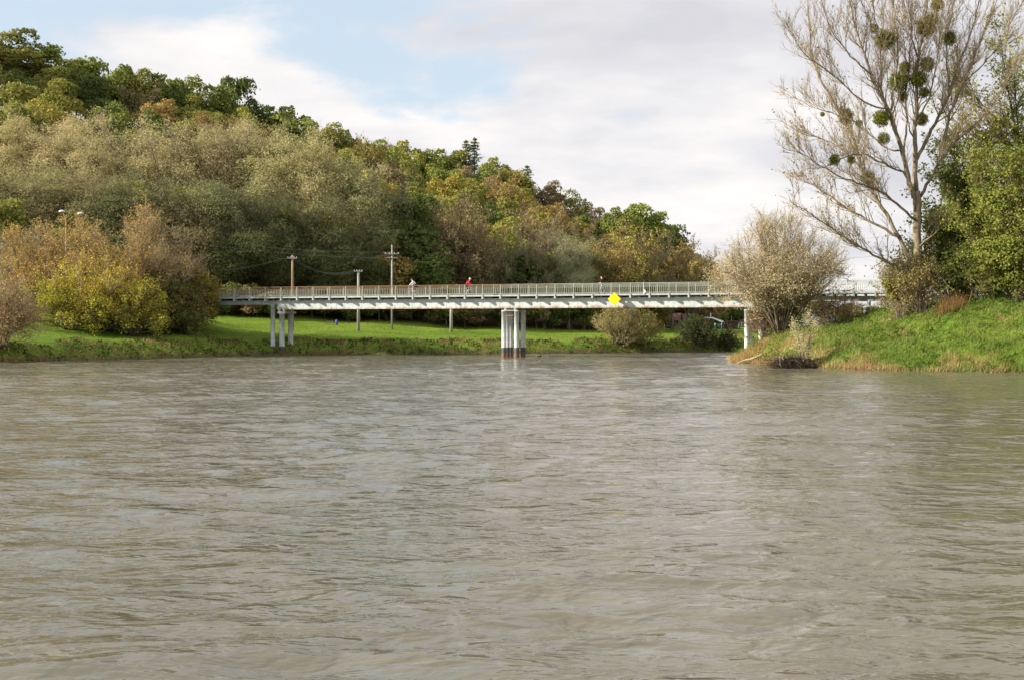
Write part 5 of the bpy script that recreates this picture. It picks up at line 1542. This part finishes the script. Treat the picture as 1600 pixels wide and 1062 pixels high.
# ------------------------------------------------------------------ cabins on the far meadow
def cabin(label, px0, px1, ybase, yeave, yridge, d, m_roof, m_wall, depth=3.6):
    x0 = (px0 - 800) / FPX * d; x1 = (px1 - 800) / FPX * d; zb = gz((x0 + x1) / 2, d)
    w = x1 - x0; he = EYE + (HOR - yeave) / FPX * d - zb; hr = EYE + (HOR - yridge) / FPX * d - zb
    e = bpy.data.objects.new('cabin', None); COL.objects.link(e)
    e.location = (x0, d, zb); e.rotation_euler = (0, 0, R(-20)); tag(e, label, 'cabin', 'brown-roofed cabins')
    g = Geo()
    y0, y1 = 0.35, depth - 0.35; ym = depth / 2
    g.add([(0.25, y0, -0.5), (w - 0.25, y0, -0.5), (w - 0.25, y1, -0.5), (0.25, y1, -0.5), (0.25, y0, he), (w - 0.25, y0, he), (w - 0.25, y1, he), (0.25, y1, he), (0.25, ym, hr - 0.12), (w - 0.25, ym, hr - 0.12)],
          [[0, 1, 5, 4], [2, 3, 7, 6], [4, 5, 9, 8], [7, 8, 9, 6]], None)
    g.add([(0.25, y0, -0.5), (0.25, y1, -0.5), (0.25, y1, he), (0.25, ym, hr - 0.12), (0.25, y0, he)], None, [[0, 4, 1], [4, 2, 1], [4, 3, 2]])
    g.add([(w - 0.25, y0, -0.5), (w - 0.25, y1, -0.5), (w - 0.25, y1, he), (w - 0.25, ym, hr - 0.12), (w - 0.25, y0, he)], None, [[0, 1, 4], [4, 1, 2], [4, 2, 3]])
    link('wall', g.mesh('cabin_wall', [M[m_wall]]), e)
    g = Geo()
    for sgn in (0, 1):
        ya = 0 if sgn == 0 else depth
        hexa(g, [(0, ya, he - 0.12), (w, ya, he - 0.12), (w, ym, hr), (0, ym, hr), (0, ya, he - 0.02), (w, ya, he - 0.02), (w, ym, hr + 0.10), (0, ym, hr + 0.10)])
    link('roof', g.mesh('cabin_roof', [M[m_roof]]), e)
    g = Geo(); box(g, w * 0.62, w * 0.80, y0 - 0.02, y0 + 0.05, 0.0, 1.7 if he > 1.9 else he - 0.15)
    link('door', g.mesh('cabin_door', [M['board']]), e)
    for wx0 in (0.16, 0.38):
        g = Geo(); box(g, w * wx0, w * (wx0 + 0.14), y0 - 0.02, y0 + 0.05, he * 0.35, he * 0.8)
        f = link('window', g.mesh('cabin_window', [M['white']]), e)
        g = Geo(); box(g, w * wx0 + 0.06, w * (wx0 + 0.14) - 0.06, y0 - 0.028, y0 - 0.018, he * 0.35 + 0.06, he * 0.8 - 0.06)
        link('pane', g.mesh('cabin_pane', [M['glass']]), f)
    return e
cabin('left brown-roofed wooden cabin beyond the far meadow', 1038, 1062, 515, 500.5, 490, 232, 'roof', 'cabin', 3.4)
cabin('right brown-roofed wooden cabin beside the first one', 1058, 1079, 515, 501, 491, 238, 'roof', 'cabin', 3.4)
d = 236
x0 = (1087 - 800) / FPX * d; zb = gz(x0 + 2, d)
e = bpy.data.objects.new('garden_pavilion', None); COL.objects.link(e); e.location = (x0, d, zb); e.rotation_euler = (0, 0, R(-14))
tag(e, 'low open pavilion with pale canvas and salmon roof beyond the meadow', 'pavilion')
g = Geo(); W = 4.9
prof = [(0.0, 1.15), (0.5, 1.75), (1.5, 2.05), (2.8, 2.05), (3.9, 1.65), (W, 1.30)]
for i in range(len(prof) - 1):
    (a0, z0_), (a1, z1_) = prof[i], prof[i + 1]
    hexa(g, [(a0, 0, z0_), (a1, 0, z1_), (a1, 3.0, z1_ + 0.2), (a0, 3.0, z0_ + 0.2), (a0, 0, z0_ + 0.07), (a1, 0, z1_ + 0.07), (a1, 3.0, z1_ + 0.27), (a0, 3.0, z0_ + 0.27)], m=1 if i < 2 else 0)
link('roof', g.mesh('pavilion_roof', [M['canvas'], M['salmon']]), e)
for xx in (0.15, 1.3, 2.4, 3.5, 4.7):
    g = Geo(); box(g, xx - 0.05, xx + 0.05, 0.05, 0.15, -0.3, 1.2); link('post', g.mesh('pavilion_post', [M['white']]), e)
g = Geo(); box(g, 3.0, 4.75, 0.3, 0.38, -0.3, 1.2); link('side_panel', g.mesh('pavilion_panel', [M['greenboard']]), e)
g = Geo(); box(g, 0.2, 4.7, 2.6, 2.7, -0.3, 1.3); link('back_wall', g.mesh('pavilion_back', [M['dark']]), e)
g = Geo(); tube(g, [(2.7, 0.5, 2.0), (2.7, 0.5, 3.0)], 0.06, 8); link('flue', g.mesh('pavilion_flue', [M['white']]), e)
g = Geo(); hexa(g, [(1.7, -0.5, 0.95), (2.4, -0.5, 0.95), (2.3, 0.02, 1.35), (1.8, 0.02, 1.35), (1.7, -0.5, 1.0), (2.4, -0.5, 1.0), (2.3, 0.02, 1.4), (1.8, 0.02, 1.4)]); link('awning', g.mesh('pavilion_awning', [M['salmon']]), e)
d = 238; x0 = (1136 - 800) / FPX * d; zb = gz(x0, d)
e = bpy.data.objects.new('shed', None); COL.objects.link(e); e.location = (x0, d, zb); tag(e, 'dark flat-roofed shed right of the pavilion', 'shed')
g = Geo(); box(g, 0, 2.0, 0, 2.0, -0.4, 1.5); link('wall', g.mesh('shed_wall', [M['cabin']]), e)
g = Geo(); box(g, -0.12, 2.12, -0.15, 2.15, 1.502, 1.60); link('roof', g.mesh('shed_roof', [M['roof']]), e)
g = Geo(); box(g, 0.4, 0.8, -0.02, 0.03, 0.6, 1.1); link('window', g.mesh('shed_window', [M['glass']]), e)
g = Geo(); tube(g, [(0.9, 0.5, 1.6), (0.9, 0.5, 2.6)], 0.05, 8); link('flue', g.mesh('shed_flue', [M['galv']]), e)
# garden fence in front of the cabins
fn = bpy.data.objects.new('garden_fence', None); COL.objects.link(fn)
d = 230; x0 = (1042 - 800) / FPX * d; fn.location = (x0, d, gz(x0, d)); tag(fn, 'low grey garden fence in front of the brown cabins', 'fence')
for k in range(7):
    g = Geo(); box(g, k * 0.75 - 0.05, k * 0.75 + 0.05, 0, 0.1, -0.3, 1.05); link('post', g.mesh('fence_post', [M['board']]), fn)
for zz in (0.35, 0.8):
    g = Geo(); box(g, -0.1, 4.6, -0.03, -0.002, zz, zz + 0.10); link('rail', g.mesh('fence_rail', [M['board']]), fn)
# blue barrel and a plank bench at the wood edge
d = 178; x = (526 - 800) / FPX * d
e = bpy.data.objects.new('barrel', None); COL.objects.link(e); e.location = (x, d, gz(x, d)); e.scale = (0.62, 0.62, 0.80); tag(e, 'blue plastic barrel at the wood edge', 'barrel')
g = Geo(); tube(g, [(0, 0, -0.05), (0, 0, 0.06), (0, 0, 0.30), (0, 0, 0.34), (0, 0, 0.60), (0, 0, 0.64), (0, 0, 0.86), (0, 0, 0.92)], [0.25, 0.29, 0.29, 0.31, 0.31, 0.29, 0.28, 0.22], 14)
link('drum', g.mesh('barrel_drum', [M['blue']], True), e)
g = Geo(); tube(g, [(0, 0, 0.92), (0, 0, 0.99)], 0.12, 12); link('lid', g.mesh('barrel_lid', [M['blue']]), e)
x = (515 - 800) / FPX * d
e = bpy.data.objects.new('bench', None); COL.objects.link(e); e.location = (x, d, gz(x, d)); tag(e, 'low plank bench left of the blue barrel', 'bench')
g = Geo(); box(g, -0.45, 0.45, -0.15, 0.15, 0.40, 0.46); link('seat', g.mesh('bench_seat', [M['board']]), e)
for s in (-0.35, 0.35):
    g = Geo(); box(g, s - 0.04, s + 0.04, -0.12, 0.12, -0.1, 0.398); link('leg', g.mesh('bench_leg', [M['board']]), e)

# ------------------------------------------------------------------ driftwood, brush pile, water bird
p0 = P(1152, 568, 117.5); p1 = P(1192, 553, 115)
p0[2] = 0.0
c = (p0 + p1) / 2
g = Geo(); t = np.linspace(0, 1, 9)[:, None]; pts = p0 * (1 - t) + p1 * t - c; pts[:, 2] += 0.05 * np.sin(t[:, 0] * 7)
tube(g, pts, [0.07, 0.09, 0.095, 0.09, 0.095, 0.10, 0.105, 0.105, 0.09], 8)
tube(g, [pts[5], pts[5] + np.array([0.2, -0.2, 0.4])], [0.05, 0.02], 5)
tag(link('driftwood_log', g.mesh('driftwood_log', [M['log']], True), None, tuple(c)), 'pale driftwood log slanting from the bank tip into the water', 'log')
def brush_pile(label, px, py, d, n, spread, h, seed):
    r = rnd(seed); p = P(px, py, d); e = bpy.data.objects.new('brush_pile', None); COL.objects.link(e)
    e.location = (p[0], d, max(0.0, gz(p[0], d))); tag(e, label, 'brush pile')
    g = Geo()
    b = np.stack([r.normal(0, spread[0], n), r.normal(0, spread[1], n), r.uniform(-0.1, h, n)], -1)
    dd = unit(np.stack([r.normal(0, 1, n), r.normal(-0.3, 0.6, n), r.normal(-0.1, 0.5, n)], -1))
    spikes(g, b, dd, r.uniform(0.4, 1.3, n), r.uniform(0.012, 0.03, n))
    link('twigs', g.mesh('brush_twigs', [M['twig_dark' if seed == 7 else 'twig_brown']]), e)['kind'] = 'stuff'
    g = Geo()
    for k in range(9):
        b0 = np.array([r.normal(0, spread[0]), r.normal(0, 0.2), r.uniform(0.1, h)]); tube(g, smooth_path([b0, b0 + r.normal(0, 0.4, 3), b0 + np.array([r.normal(0, 0.8), -0.7, -0.4])], 1), np.linspace(0.06, 0.02, 6)[:6] if False else 0.04, 5)
    link('roots', g.mesh('brush_roots', [M['bark']]), e)
brush_pile('dark tangle of washed-up twigs at the waterline of the right bank', 1243, 566, 103.2, 1300, (0.8, 0.45), 0.8, 7)
brush_pile('brown dead branches hanging over the undercut right bank', 1225, 553, 105.5, 500, (0.8, 0.5), 0.7, 8)
# swimming bird
p = P(843, 557, 142); r_ = 1
g = Geo(); tube(g, [(-0.26, 0, 0.10), (-0.20, 0, 0.08), (-0.08, 0, 0.06), (0.06, 0, 0.06), (0.14, 0, 0.08), (0.17, 0, 0.16), (0.18, 0, 0.26), (0.21, 0, 0.31), (0.25, 0, 0.31)], [0.015, 0.06, 0.11, 0.11, 0.07, 0.045, 0.04, 0.05, 0.02], 10)
b = link('water_bird', g.mesh('water_bird', [M['feather']], True), None, (p[0], 142, 0.0), (0, 0, R(25)))
tag(b, 'small dark water bird swimming right of the middle pier', 'bird')
g = Geo(); tube(g, [(0.245, 0, 0.31), (0.31, 0, 0.30)], [0.016, 0.005], 6); link('beak', g.mesh('beak', [M['beak']]), b)
